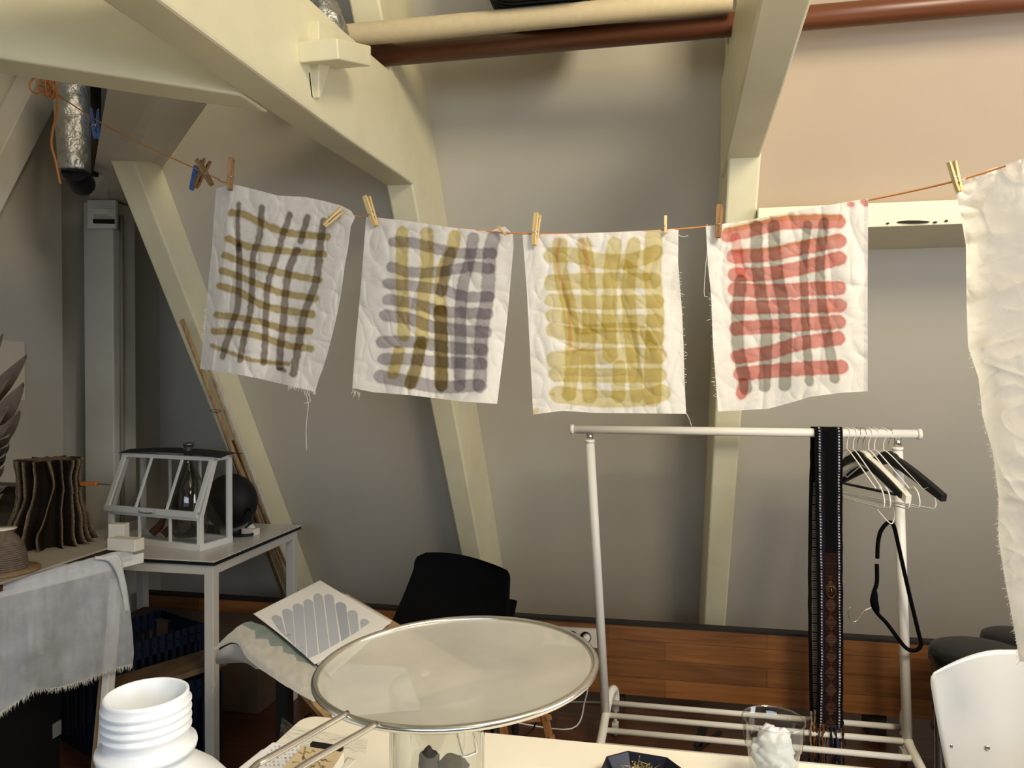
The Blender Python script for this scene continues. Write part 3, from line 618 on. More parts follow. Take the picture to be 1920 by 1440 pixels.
# broken black hanger dangling
dB = P(1690, 1000, 2.55).y
BD = 2.50
root = thing('broken_hanger', 'broken black velvet hanger dangling upright below the others', 'coat hanger', P(1690, 1210, BD))
velvet = mat('black_velvet', (10, 10, 12), .95, spec=.05)
MB().tube(spline([P(1645, 1047, BD), P(1646, 1020, BD), P(1651, 997, BD), P(1662, 982, BD), P(1671, 980, BD), P(1677, 990, BD), P(1684, 1020, BD), P(1704, 1110, BD), P(1722, 1185, BD), P(1727, 1208, BD), P(1718, 1219, BD), P(1700, 1216, BD), P(1680, 1192, BD), P(1662, 1168, BD), P(1645, 1150, BD), P(1636, 1133, BD), P(1638, 1112, BD), P(1644, 1092, BD), P(1644, 1058, BD)], 5), [.0066]*91, 10).build('frame', velvet, root)
MB().tube(spline([P(1645, 1148, BD), P(1639, 1128, BD), P(1641, 1108, BD)], 4), [.007, .010, .012, .013, .013, .012, .011, .009, .006], 12).build('neck', velvet, root)
MB().tube(spline([P(1636, 1138, BD), P(1620, 1146, BD), P(1612, 1158, BD), P(1602, 1166, BD), P(1593, 1160, BD), P(1590, 1148, BD), P(1594, 1138, BD)], 5), .0016, 8).build('hook', steel, root, label='bent steel hook')
MB().tube(spline([P(1645, 955, BD+.02), P(1660, 973, BD), P(1672, 982, BD-.01), P(1677, 968, BD), P(1674, 952, BD+.02)], 5), .0018, 8).build('wire_loop', rackM, root, label='white wire loop')
# woven band over the bar
XB0, XB1 = PY(1531, 900, YR-.03).x, PY(1583, 900, YR-.03).x
def band(x0, x1, yoff, ztop, zbot, name, fn, seed, parent, over=False, sway=.004):
    nu, nv = 52, 420; vs = []; C = []
    for j in range(nv+1):
        v = j/nv
        for i in range(nu+1):
            u = i/nu
            if over:
                s = v*(ztop-zbot+.06)
                if s < .06: a = math.pi*.5*(1-s/.06)*1.6; y = YR-(.021)*math.cos(a); z = ztop+.0+.021*math.sin(a)-.0
                else: y = YR-.021; z = ztop-(s-.06)
            else: y = YR+yoff; z = ztop-v*(ztop-zbot)
            wv = sway*math.sin(z*4+seed)+.0015*noise.noise(V((u*3, z*18, seed)))
            w_ = 1-.06*math.sin(z*3+seed)
            vs.append(V(((x0+x1)/2+(u-.5)*(x1-x0)*w_+wv, y-.004*math.sin(u*math.pi)*(1 if over else -1)+.001*noise.noise(V((u*9, z*30, seed))), z)))
            C.append(lin(fn(u, ztop-z)))
    mb = MB(); mb.add(vs, [[j*(nu+1)+i, j*(nu+1)+i+1, (j+1)*(nu+1)+i+1, (j+1)*(nu+1)+i] for j in range(nv) for i in range(nu)], True)
    return mb.build(name, mat('woven_wool', (255, 255, 255), .95, attr='paint', bump=.5, bscale=500, spec=.1, noise_amt=.25, nscale=200), parent, colors=np.array(C))
def pat(u, s):
    if u < .07 or u > .95: return (12, 11, 12)
    if .15 < u < .21 or .84 < u < .90: return (196, 190, 180) if (s*1000) % 10 < 4.5 else (18, 18, 24)
    if .21 < u < .26 or .80 < u < .84: return (24, 34, 62)
    if s > .42 and .30 < u < .76:
        k = abs(((s*1000) % 60)-30)/30
        if s > .5 and abs((u-.53)/.22) < k and int(s*1000) % 6 < 3: return (84, 61, 47)
        return (48, 26, 19) if int(s*1000) % 11 < 6 else (28, 17, 14)
    if .26 < u < .34 and s > .06: return (40, 22, 18) if int(s*1000) % 9 < 5 else (12, 10, 10)
    return (11, 10, 11)
def pat2(u, s):
    if u < .2: return (16, 14, 14)
    if u < .6: return (150, 140, 124) if s > .2 and int(s*1000) % 8 < 5 else (24, 22, 20)
    return (92, 44, 28) if int(s*1000) % 7 < 4 else (34, 18, 14)
root = thing('woven_band', 'long dark woven band with fringes draped over the rack bar', 'scarf', (XB0, YR-.02, .12))
band(XB0, XB1, 0, ZB+.0, .17, 'front_strip', pat, 0, root, over=True)
band(XB0-.012, XB0+.05, .021, ZB+.02, .19, 'back_strip', pat2, 2, root)
band(XB0+.045, XB1-.002, .023, ZB+.02, .22, 'back_strip', pat, 3, root)
bk = P(1558, 1110, 2.6); fx = PY(1558, 1110, YR-.03)
MB().tube([fx+V((.018*math.cos(a)*.8, 0, .020*math.sin(a))) for a in np.linspace(0, 6.28, 24)[:-1]], .0022, 8, closed=True).tube([fx+V((0, 0, .018)), fx+V((.003, -.002, -.014))], .0018, 8).build('buckle', mat('old_brass', (120, 96, 66), .35, metal=1), root, label='small brass buckle')
rr = random.Random(4)
fc = [(150, 132, 108), (60, 48, 42), (126, 70, 38), (40, 38, 44), (96, 90, 84), (40, 56, 88)]
for k in range(40):
    x = XB0-.012+(XB1-XB0+.016)*k/39; z0 = .18 if k % 3 else .22; L = .11+.05*rr.random(); y = YR-.026+rr.random()*.035
    sw = rr.uniform(-.002, .002); pts = [V((x+sw*q+rr.uniform(-.0022, .0022), y+rr.uniform(-.002, .002), z0-L*q/6)) for q in range(7)]
    MB().tube(spline(pts, 3), [.0036+.0012*math.sin(i*2.2) for i in range(19)], 6).build('fringe_tassel', mat('yarn_%d' % (k % 6), fc[k % 6], .95, spec=.1, bump=.6, bscale=400), root)
# black bins by the wall
binM = mat('bin_black', (9, 10, 12), .35, noise_amt=.15)
def binn(c, r, h, label):
    root = thing('waste_bin', label, 'bin', (c[0], c[1], 0), 'black bins by the wall')
    c = V((c[0], c[1], 0))
    MB().lathe([(0, .001), (r*.86, .001), (r*.88, .02), (r*.97, h-.07), (r*.97, h-.055)], c, 48).build('body', binM, root)
    MB().lathe([(r*1.0, h-.06), (r*1.03, h-.055), (r*1.03, h-.03), (r*.99, h-.015), (r*.8, h-.004), (r*.4, h+.001), (.0, h+.002)], c, 48).build('lid', binM, root)
    MB().tube([c+V((r*.94*math.cos(a), r*.94*math.sin(a), h*.45)) for a in np.linspace(0, 6.283, 40)[:-1]], .006, 6, closed=True).build('rim_band', binM, root)
    return root
binn((1.03, 2.66), .15, PY(1785, 1196, 2.74).z, 'large round black bin right of the rack leg')
binn((1.225, 2.88), .108, PY(1888, 1172, 2.96).z, 'smaller black bin behind the large one beneath the white cloth')
# ============================================================ CHAIRS
root = thing('black_chair', 'black upholstered chair standing behind the round mesh guard', 'chair', (-.62, 2.30, 0))
def shell(u, v, dd=0):                                        # u across, v 0 top ..1 bottom
    tl, tr = V((782, 1037)), V((958, 1062)); ll, lr = V((700, 1215)), V((948, 1215))
    x0 = 776+(-80)*max(0, v-.15)**1.1-0; x1 = 958-8*v; y = 1036+26*u**1.3-6*math.sin(u*math.pi)*(1-v)+v*185
    c = .13; k = max(0, 1-v/c)
    ins = 22*(1-math.sqrt(max(0, 1-k*k)))
    x = (x0+ins)+(x1-x0-2*ins)*u
    d = 2.30+.07*(1-(2*u-1)**2)-.06*v+dd
    return P(x, y, d)
n = 26; mb = MB()
g = [shell(i/n, j/n) for j in range(n+1) for i in range(n+1)]; g2 = [shell(i/n, j/n, .022) for j in range(n+1) for i in range(n+1)]
fs = [[j*(n+1)+i, j*(n+1)+i+1, (j+1)*(n+1)+i+1, (j+1)*(n+1)+i] for j in range(n) for i in range(n)]
N_ = len(g); rim = [i for i in range(n+1)]+[j*(n+1)+n for j in range(1, n+1)]+[n*(n+1)+i for i in range(n-1, -1, -1)]+[j*(n+1) for j in range(n-1, 0, -1)]
mb.add(g+g2, fs+[[a+N_ for a in f[::-1]] for f in fs]+[[rim[i], rim[(i+1) % len(rim)], rim[(i+1) % len(rim)]+N_, rim[i]+N_] for i in range(len(rim))], True)
mb.build('backrest', blackF, root)
MB().box((-.84, 2.02, .42), (-.42, 2.44, .47)).build('seat', blackF, root, .02)
for x, y in ((-.80, 2.06), (-.46, 2.06), (-.80, 2.42), (-.46, 2.42)): MB().tube([(x*.95-.03, 2.24+(y-2.24)*.8, .42), (x, y, 0)], .011, 10).build('leg', blackM, root)
MB().bar((-.63, 2.40, .47), (-.60, 2.47, .66), .26, .02, up=(0, 1, 0)).build('back_support', blackF, root)
# white plywood chair
root = thing('plywood_chair', 'white lacquered plywood chair at the right beyond the table', 'chair', (.66, 1.55, 0))
D = 1.47
def pan(u, v, dd=0):
    v_ = v; top = 1218+44*max(0, .42-u)**1.7*4.2+30*max(0, u-.6)**2
    y = top+v*(1500-top); x0 = 1741+v*v*6+v*38; x1 = 2070-v*20
    k = max(0, 1-v/.12); x0 += 10*(1-math.sqrt(1-k*k)); x1 -= 30*(1-math.sqrt(1-k*k))
    x = x0+(x1-x0)*u; d = D+.05*(1-(2*u-1)**2)-.03*(1-v)**2*0+dd
    return P(x, y, d)
g = [pan(i/n, j/n) for j in range(n+1) for i in range(n+1)]; g2 = [pan(i/n, j/n, .011) for j in range(n+1) for i in range(n+1)]
mb = MB(); mb.add(g+g2, fs+[[a+N_ for a in f[::-1]] for f in fs]+[[rim[i], rim[(i+1) % len(rim)], rim[(i+1) % len(rim)]+N_, rim[i]+N_] for i in range(len(rim))], True)
lacq = mat('white_glossy_ply', (204, 203, 198), .14, noise_amt=.02, coat=.4)
bp = mb.build('backrest', lacq, root)
for x, y in ((1781, 1399), (1851, 1402)):
    p = P(x, y, D+.012+(.0 if x < 1800 else .026)); MB().ball(p, .0055, 12, 8, (1, .5, 1)).build('screw', steel, bp)
fl = P(1765, 1400, D+.03)
cx = (P(1765, 1400, D).x+P(2060, 1400, D).x)/2
for x, s in ((P(1766, 1400, D+.02).x, 1), (P(2045, 1400, D+.02).x, -1)):
    yq = P(1766 if s == 1 else 2045, 1400, D+.03).y
    MB().tube(spline([V((x, yq, .75)), V((x, yq-.005, .6)), V((x, yq-.01, .45)), V((x-.0*s, yq+.03, .2)), V((x-.02*s, yq+.08, 0))], 5), .011, 12).build('rear_leg', mat('leg_chrome', (190, 190, 188), .2, metal=1), root)
    MB().tube([V((x, yq-.30, .45)), V((x-.02*s, yq-.34, 0))], .011, 12).build('front_leg', MATS['leg_chrome'], root)
    o = MB().tube([V((x, yq, .45)), V((x, yq-.31, .45))], .010, 12).build('side_rail', MATS['leg_chrome'], root)
yq = P(1900, 1400, D).y
mb = MB().box((P(1766, 1400, D).x-.005, yq-.36, .458), (P(2045, 1400, D).x+.005, yq-.02, .470)); mb.build('seat', lacq, root, .004)
# ============================================================ MAIN TABLE
TZ = .75
root = thing('work_table', 'white topped work table in the foreground', 'table', (.1, .8, 0))
TXL, TYF = PZ(577, 1335, TZ).x, 1.318
lo = [V((TXL-.02, .18, TZ-.03)), V((.92, .18, TZ-.03)), V((.92, TYF, TZ-.03))]
cr_ = [V((TXL+.03-.03*math.sin(a)*1, TYF-.03+.03*math.cos(a), TZ-.03)) for a in np.linspace(0, math.pi/2, 7)]
pl = lo+cr_
MB().hexa(pl, [p+V((0, 0, .03)) for p in pl]).build('tabletop', whiteT, root, .002)
for p in ((485, 0),):
    for (px, py) in ((574, 1344), (581, 1340)):
        q = PZ(px, py, TZ); o = MB().disc(q+V((0, 0, .0006)), .004, 12)
        o.prism([q+V((.004*math.cos(a), .004*math.sin(a), .0)) for a in np.linspace(0, 6.28, 9)[:-1]], (0, 0, .0006)).build('mark', blackM, root, label='small black mark')
for x in (-.58, .84):
    for y in (.26, 1.24): MB().box((x-.02, y-.02, 0), (x+.02, y+.02, TZ-.03)).build('leg', whiteM, root)
# bottle
bc = P(275, 1302, .70); bx, by, bz = bc.x, bc.y, bc.z+.002
root = thing('plastic_bottle', 'white wide-mouth plastic bottle without cap in the left foreground', 'bottle', (bx, by, TZ))
plas = bpy.data.materials.new('white_hdpe'); plas.use_nodes = True; pb = plas.node_tree.nodes['Principled BSDF']
pb.inputs['Base Color'].default_value = (*lin((204, 209, 217)), 1); pb.inputs['Roughness'].default_value = .32; pb.inputs['Subsurface Weight'].default_value = .25; pb.inputs['Subsurface Radius'].default_value = (.02, .02, .02); pb.inputs['Subsurface Scale'].default_value = .5
R = .037
prof = [(R-.004, -.06), (R-.0035, -.002), (R-.002, 0), (R-.0002, -.001), (R, -.004)]
z = -.007
for k in range(4): prof += [(R-.0002, z), (R+.0022, z-.0028), (R+.0022, z-.0042), (R-.0002, z-.007)]; z -= .0078
prof += [(R-.0002, z-.004), (R+.0004, z-.008), (R+.0065, z-.010), (R+.0072, z-.013), (R+.0065, z-.0165), (R+.0005, z-.018), (R-.0005, z-.024), (R+.002, z-.028), (R+.012, z-.035), (R+.028, z-.048), (R+.041, z-.064), (R+.047, z-.082), (R+.048, z-.10), (R+.048, -(bz-TZ)+.012), (R+.044, -(bz-TZ)+.002), (0, -(bz-TZ)+.002)]
MB().lathe(prof, (bx, by, bz), 72).build('bottle_body', plas, root)
# splatter guard on jar
sc = P(857, 1245, .812); SR = .1505
gdir = Matrix.Rotation(math.radians(2.5), 3, 'Y')
tilt = Matrix.Rotation(YAW, 3, 'Z') @ Matrix.Rotation(math.radians(-2.6), 3, 'Y')
def sp(x, y, z=0): return sc+tilt @ V((x, y, z))
root = thing('splatter_guard', 'round steel mesh splatter guard resting on the glass jar', 'splatter guard', sc)
MB().tube([sp(SR*math.cos(a), SR*math.sin(a)) for a in np.linspace(0, 2*math.pi, 97)[:-1]], .0038, 14, closed=True).build('rim', steel, root)
mesh = mat('steel_mesh', (204, 203, 196), .45, metal=.45, noise_amt=.22, nscale=7, bump=.12, bscale=700, bdist=.0006)
nt = mesh.node_tree; N = nt.nodes; L = nt.links; out = N['Material Output']; src = out.inputs[0].links[0].from_socket
tr = N.new('ShaderNodeBsdfTransparent'); ms = N.new('ShaderNodeMixShader'); ms.inputs[0].default_value = .82
L.new(tr.outputs[0], ms.inputs[1]); L.new(src, ms.inputs[2]); L.new(ms.outputs[0], out.inputs[0])
mb = MB(); rings = 24; seg = 96; vs = [sp(0, 0, -.0045)]
for i in range(1, rings+1):
    for k in range(seg):
        r = SR*i/rings*.995; a = 2*math.pi*k/seg; vs.append(sp(r*math.cos(a), r*math.sin(a), -.0045*(1-(i/rings)**3)+.0007*noise.noise(V((r*math.cos(a)*25, r*math.sin(a)*25, 0)))))
mb.add(vs, [[0, 1+k, 1+(k+1) % seg] for k in range(seg)]+[[1+(i-1)*seg+k, 1+i*seg+k, 1+i*seg+(k+1) % seg, 1+(i-1)*seg+(k+1) % seg] for i in range(1, rings) for k in range(seg)], True)
mb.build('mesh_disc', mesh, root)
h1, h2 = PZ(652, 1337, sc.z), PZ(706, 1357, sc.z)
e1, e2 = PZ(500, 1423, sc.z+.004), PZ(560, 1440, sc.z+.004)
ex = (e1-h1)*1.0
hp = spline([h1, (h1+e1)/2, e1, e1+ex*.10+V((.0, -.004, 0)), (e1+e2)/2+ex*.5, e2+ex*.35, e2+(h2-e2)*.1, (h2+e2)/2, h2], 8)
MB().tube(hp, .0028, 10).build('handle', steel, root)
# glass jar
jc = P(820, 1390, .785); jx, jy = jc.x, jc.y; jt = sp(0, 0).z-.0085
jt = jt-.003
gl = glass('clear_glass', (.93, .94, .93), .09)
root = thing('glass_jar', 'tall clear glass jar under the splatter guard', 'jar', (jx, jy, TZ))
jr = .050; H = jt-TZ
MB().lathe([(0, .002), (jr*.9, .002), (jr, .012), (jr, H-.02), (jr*.985, H-.004), (jr*.99, H), (jr-.003, H), (jr-.004, H-.02), (jr-.004, .014), (jr*.85, .010), (0, .010)], (jx, jy, TZ), 64).build('glass_body', gl, root)
MB().tube([V((jx+(jr-.001)*math.cos(a), jy+(jr-.001)*math.sin(a), jt-.002)) for a in np.linspace(0, 6.283, 64)[:-1]], .0022, 8, closed=True).build('glass_lip', glass('thick_glass', (.88, .9, .88), .2), root)
cd = .742
MB().tube(spline([P(855, 1368, cd), P(861, 1395, cd), P(866, 1413, cd), P(871, 1419, cd), P(888, 1413, cd), P(893, 1408, cd), P(891, 1390, cd), P(886, 1362, cd)], 5), .0014, 8).build('wire_clasp', mat('clasp_wire', (230, 230, 226), .2, metal=1), root, label='thin bright wire clasp')
huskM = mat('husk_grey', (74, 68, 60), .8, nscale=40, noise_amt=.5, bump=.6, bscale=120)
def husk(c, r, sc_, label, sd):
    o = MB().ball(c, r, 18, 12, sc_, fn=lambda d: 1+.35*noise.noise(V((d.x*1.6+sd, d.y*1.6, d.z*1.6)))+.5*max(0, d.z-.8)).build('dried_pod', huskM); tag(o, label, 'dried pod', 'dried pods in the glass jar')
zz = .0
cp = P(803, 1428, .785); husk(cp, .011, (1, 1, 1.15), 'grey pointed dried pod at the left of the jar', 1)
cp = P(850, 1434, .785); husk(cp, .012, (1.25, .9, .8), 'broad dark dried pod at the right of the jar', 5)
cp = P(820, 1475, .785)
mb = MB(); rr = random.Random(9)
zt_ = cp.z-.012
for k in range(26):
    a = rr.random()*6.28; r = rr.random()**.5*.028; mb.ball((jx+r*math.cos(a), jy+r*math.sin(a), TZ+.03+(zt_-TZ-.03)*k/25), .0165, 12, 8)
o = mb.build('dried_pods', huskM); tag(o, 'heap of dried pods filling the glass jar', 'dried pods', kind='stuff')
# drinking glass
gc = V((PY(1450, 1400, 1.215).x, 1.215, TZ)); gtop = PY(1450, 1347, 1.215).z-TZ; gr = .0475
root = thing('drinking_glass', 'faceted drinking glass with crumpled paper on the table', 'glass', gc)
flute = lambda a, z: 1-.025*(abs(math.cos(a*4.5))**3 if z < gtop*.62 else 0)
MB().lathe([(0, .002), (gr*.64, .002), (gr*.68, .006), (gr*.74, gtop*.3), (gr*.84, gtop*.60), (gr*.90, gtop*.64), (gr*.97, gtop*.85), (gr, gtop-.002), (gr*.995, gtop), (gr*.96, gtop-.001), (gr*.92, gtop*.84), (gr*.84, gtop*.64), (gr*.76, gtop*.55), (gr*.62, .018), (0, .016)], gc, 72, flute).build('glass_body', gl, root)
MB().tube([gc+V((gr*.98*math.cos(a), gr*.98*math.sin(a), gtop-.001)) for a in np.linspace(0, 6.283, 64)[:-1]], .0014, 8, closed=True).build('glass_lip', MATS['thick_glass'], root)
mb = MB(); mb.ball(gc+V((0, 0, gtop*.50)), gr*.70, 40, 30, (1, 1, 1.05), fn=lambda d: 1+.42*abs(noise.noise(V((d.x*2.4, d.y*2.4, d.z*2.4))))-.16+.14*noise.noise(d*6)+(.32 if d.z > .7 else 0)*d.z-.12*max(0, -d.z))
tag(mb.build('crumpled_tissue', mat('tissue_white', (206, 208, 214), .9, bump=.5, bscale=90)), 'crumpled white tissue stuffed in the drinking glass', 'tissue')
# blue dish with pins
dc = V((PY(1202, 1430, 1.175).x, 1.175, TZ)); ds = .062
root = thing('pin_dish', 'dark blue octagonal dish holding pins near the table edge', 'dish', dc)
def octo(s, z): c = s*.52; return [dc+V((x, y, z)) for x, y in ((-s, -c), (-c, -s), (c, -s), (s, -c), (s, c), (c, s), (-c, s), (-s, c))]
def rotp(pts, a): M = Matrix.Rotation(a, 3, 'Z'); return [dc+M @ (p-dc) for p in pts]
ra = math.radians(-8)
rings_ = [rotp(octo(ds*.74, .001), ra), rotp(octo(ds, .030), ra), rotp(octo(ds*.96, .030), ra), rotp(octo(ds*.70, .005), ra)]
mb = MB(); vs = sum(rings_, []); fs_ = [list(range(8))[::-1]]+[[r*8+i, r*8+(i+1) % 8, (r+1)*8+(i+1) % 8, (r+1)*8+i] for r in range(3) for i in range(8)]+[list(range(24, 32))]
mb.add(vs, fs_); mb.build('dish_body', mat('navy_plastic', (8, 13, 30), .25), root, .0008)
rr = random.Random(2); mb = MB()
for k in range(150):
    a = rr.random()*6.28; r = rr.random()*.030; c = dc+V((r*math.cos(a), r*math.sin(a), .018+.016*rr.random())); th = rr.random()*6.28; el = rr.uniform(-.1, .5)
    dv = V((math.cos(th)*math.cos(el), math.sin(th)*math.cos(el), math.sin(el)))*.013
    dv2 = c+dv
    if (dv2-dc).xy.length < .052: mb.tube([c-dv*.8, dv2], .0005, 5); mb.ball(dv2, .0011, 6, 4)
o = mb.build('pins', mat('pin_brass', (212, 190, 140), .3, metal=1)); tag(o, 'heap of brass pins in the blue dish', 'pins', kind='stuff')
# papers on the table
def sheet(name, label, cat, px4, z, col, thick=.0006, m=None, nu=40, nv=40, curl=0, strokes=None, polys=None, lift=None, parent=None, group=None, rough=.7):
    G = np.array([[(np.array(px4[0])*(1-i/nu)+np.array(px4[1])*i/nu)*(1-j/nv)+(np.array(px4[3])*(1-i/nu)+np.array(px4[2])*i/nu)*j/nv for i in range(nu+1)] for j in range(nv+1)])
    C = paint(G, strokes or [], col, 1.0)
    for poly, c, al in (polys or []):
        pin = np.zeros(G.shape[:2], bool); n = len(poly)
        for a in range(n):
            (x1, y1), (x2, y2) = poly[a], poly[(a+1) % n]
            cond = ((y1 > G[..., 1]) != (y2 > G[..., 1])) & (G[..., 0] < (x2-x1)*(G[..., 1]-y1)/((y2-y1) or 1e-9)+x1); pin ^= cond
        C[pin] = C[pin]*((1-al)+al*np.array(lin(c)))
    mb = MB(); vs = []
    for j in range(nv+1):
        for i in range(nu+1):
            q = PZ(G[j, i, 0], G[j, i, 1], z); q = q+V((0, 0, (lift(i/nu, j/nv) if lift else 0))); vs.append(q)
    mb.add(vs, [[j*(nu+1)+i, j*(nu+1)+i+1, (j+1)*(nu+1)+i+1, (j+1)*(nu+1)+i] for j in range(nv) for i in range(nu)], True)
    o = mb.build(name, m or mat('paper_printed', (255, 255, 255), rough, attr='paint', noise_amt=.02, spec=.2), parent, colors=C.reshape(-1, 3), solid=thick)
    if parent is None: tag(o, label, cat, group)
    return o
dots = [([(x+ (y-1395)*-.95, y), (x+.5+(y-1395)*-.95, y)], 3.0, (150, 150, 160), .8) for y in range(1400, 1440, 7) for x in range(520, 575, 8)]
sheet('perforated_card', 'white card with rows of small holes by the guard handle', 'card', [(512, 1392), (585, 1400), (560, 1446), (440, 1446)], TZ+.004, (236, 236, 240), strokes=dots, nu=90, nv=50)
txt = [([(476-k*7, 1420+k*5), (480-k*7, 1423+k*5)], 1.6, (90, 90, 96), .8) for k in range(6)]
sheet('printed_slip', 'narrow white slip with small dark print under the card', 'paper slip', [(492, 1405), (506, 1408), (480, 1446), (440, 1446)], TZ+.0015, (228, 230, 236), strokes=txt, nu=50, nv=40)
# handwritten note block
root = thing('note_block', 'thick tan paper note block covered in dark handwriting', 'note block', PZ(590, 1430, TZ+.006))
zt2 = TZ+.026
cor = [PZ(566, 1399, zt2), PZ(645, 1408, zt2), PZ(617, 1452, zt2), PZ(528, 1444, zt2)]
MB().hexa([V((p.x, p.y, TZ+.006)) for p in cor], cor).build('pages', mat('page_edges', (236, 230, 214), .8), root)
scr = []
rr = random.Random(5)
for (x0, y0, n_, w_) in ((560, 1408, 7, 5), (566, 1421, 6, 5), (590, 1420, 7, 5), (548, 1432, 8, 6), (590, 1434, 5, 5)):
    pts = [(x0+k*w_+rr.uniform(-2, 2), y0+k*w_*.13+rr.uniform(-5, 5)) for k in range(n_)]; scr.append((pts, 1.3, (50, 40, 34), .85))
scr.append(([(577, 1442), (592, 1434), (606, 1438), (600, 1447)], 1.2, (90, 80, 70), .6)); scr.append(([(572, 1402), (568, 1424)], 1.6, (50, 40, 34), .85))
sheet('cover', '', '', [(566, 1399), (645, 1408), (617, 1452), (528, 1444)], zt2+.0006, (214, 194, 156), strokes=scr, nu=150, nv=80, parent=root)
MB().bar(PZ(584, 1395, TZ+.03), PZ(642, 1404, TZ+.03), .008, .006).build('clip', blackM, root, label='dark binder clip edge')
# crumpled plastic bag
bagM = glass('clear_plastic_film', (.96, .97, .98), .07, .25)
G = [(508, 1362), (560, 1372), (640, 1380), (690, 1392), (682, 1416), (640, 1420), (560, 1410), (500, 1398)]
mb = MB(); nu, nv = 60, 34
vs = []
for j in range(nv+1):
    for i in range(nu+1):
        u, v = i/nu, j/nv; x = (528+162*u)*(1-v)+(524+161*u)*v; y = (1362+30*u)*(1-v)+(1398+22*u)*v
        q = PZ(x, y, TZ+.012); k = noise.noise(V((u*7, v*5, 1))); vs.append(q+V((0, 0, .004+.008*abs(k)+.002*noise.noise(V((u*16, v*14, 3)))+.016*max(0, .14-u)*5)))
mb.add(vs, [[j*(nu+1)+i, j*(nu+1)+i+1, (j+1)*(nu+1)+i+1, (j+1)*(nu+1)+i] for j in range(nv) for i in range(nu)], True)
tag(mb.build('plastic_bag', bagM), 'crumpled clear plastic bag under the guard handle', 'plastic bag')
sheet('paper_strip', 'small pale paper strip right of the note block', 'paper slip', [(652, 1420), (668, 1424), (650, 1446), (632, 1446)], TZ+.002, (232, 228, 216), nu=6, nv=6)
# ============================================================ SIDE TABLE WITH ARTWORKS
root = thing('drawing_table', 'low table with a brown board top under the striped paper', 'table', (-.8, 1.72, 0))
zc = .742
pl = [PZ(650, 1112, zc), PZ(905, 1262, zc), PZ(612, 1348, zc), PZ(497, 1222, zc)]
MB().hexa([p+V((0, 0, -.012)) for p in pl], pl).build('board', wood('plywood_tan', (150, 120, 80), (184, 152, 106), gs=(20, 3, 20)), root, .001)
cen = (pl[0]+pl[1]+pl[2]+pl[3])/4
for p in pl:
    q = p*.78+cen*.22; MB().box((q.x-.015, q.y-.015, 0), (q.x+.015, q.y+.015, zc-.012)).build('leg', blackM, root)
sheet('paint_specked_sheet', 'pale paint-specked sheet mostly hidden under the guard rim', 'sheet of paper', [(600, 1240), (760, 1250), (790, 1330), (622, 1345)], zc+.003, (214, 214, 216), strokes=[([(606+k*13 % 60, 1290+k*17 % 50), (607+k*13 % 60, 1291+k*17 % 50)], 2.5, (90, 80, 110), .7) for k in range(9)], nu=60, nv=50)
# cloth with the jagged teal pattern
ctrl = [[(472, 1166, .748), (505, 1180, .748), (548, 1210, .748), (590, 1246, .748), (628, 1276, .748)],
        [(452, 1172, .749), (482, 1196, .750), (520, 1224, .750), (568, 1258, .750), (610, 1292, .750)],
        [(425, 1194, .742), (455, 1204, .752), (494, 1240, .750), (548, 1276, .750), (598, 1306, .750)],
        [(392, 1226, .700), (440, 1206, .745), (468, 1240, .738), (530, 1284, .742), (588, 1318, .748)]]
def surf(ctrl, u, v):
    def cr(p, t):
        n = len(p)-1; x = min(t*n, n-1e-6); i = int(x); f = x-i
        a = p[max(i-1, 0)]; b = p[i]; c = p[i+1]; d = p[min(i+2, n)]
        return .5*((2*b)+(c-a)*f+(2*a-5*b+4*c-d)*f*f+(3*b-a-3*c+d)*f**3)
    rows = [cr([np.array(q, float) for q in r], u) for r in ctrl]; return cr(rows, v)
nu, nv = 150, 80
Gs = np.array([[surf(ctrl, i/nu, j/nv) for i in range(nu+1)] for j in range(nv+1)])
C = np.ones((nv+1, nu+1, 3))*np.array(lin((228, 226, 220)))
teal = [(452, 1172), (474, 1182), (478, 1183), (479, 1199), (503, 1200), (506, 1212), (529, 1213), (531, 1224), (553, 1229), (556, 1240), (580, 1245), (600, 1262), (640, 1290), (640, 1270), (600, 1235), (560, 1200), (530, 1180), (472, 1150)]
pin = np.zeros(C.shape[:2], bool); X_, Y_ = Gs[..., 0], Gs[..., 1]
for a in range(len(teal)):
    (x1, y1), (x2, y2) = teal[a], teal[(a+1) % len(teal)]
    pin ^= ((y1 > Y_) != (y2 > Y_)) & (X_ < (x2-x1)*(Y_-y1)/((y2-y1) or 1e-9)+x1)
tcol = np.array(lin((150, 178, 168))); gcol = np.array(lin((176, 180, 184)))
mixn = np.array([[.5+.9*noise.noise(V((x/22, y/14, 0))) for x, y in zip(rx, ry)] for rx, ry in zip(X_, Y_)]).clip(0, 1)[..., None]
C[pin] = (tcol*(1-mixn)+gcol*mixn)[pin]
vs = []
for j in range(nv+1):
    for i in range(nu+1):
        x, y, z = Gs[j, i]; vs.append(PZ(x, y, z)+V((0, 0, .002*noise.noise(V((x/14, y/14, 2)))+.0015)))
mb = MB(); mb.add(vs, [[j*(nu+1)+i, j*(nu+1)+i+1, (j+1)*(nu+1)+i+1, (j+1)*(nu+1)+i] for j in range(nv) for i in range(nu)], True)
root = thing('teal_print_cloth', 'white cloth with jagged teal print drooping off the low table', 'cloth', vs[nu//2+(nv//2)*(nu+1)])
mb.build('fabric', clothM, root, colors=C.reshape(-1, 3))
flap = [[(404, 1222, .72), (440, 1207, .744), (470, 1241, .737), (490, 1252, .737)], [(402, 1236, .69), (436, 1232, .70), (466, 1244, .71), (484, 1254, .72)], [(404, 1245, .66), (430, 1243, .66), (458, 1243, .68), (478, 1254, .71)]]
nu, nv = 40, 14
vs = [PZ(*surf(flap, i/nu, j/nv))+V((0, .004, -.002)) for j in range(nv+1) for i in range(nu+1)]
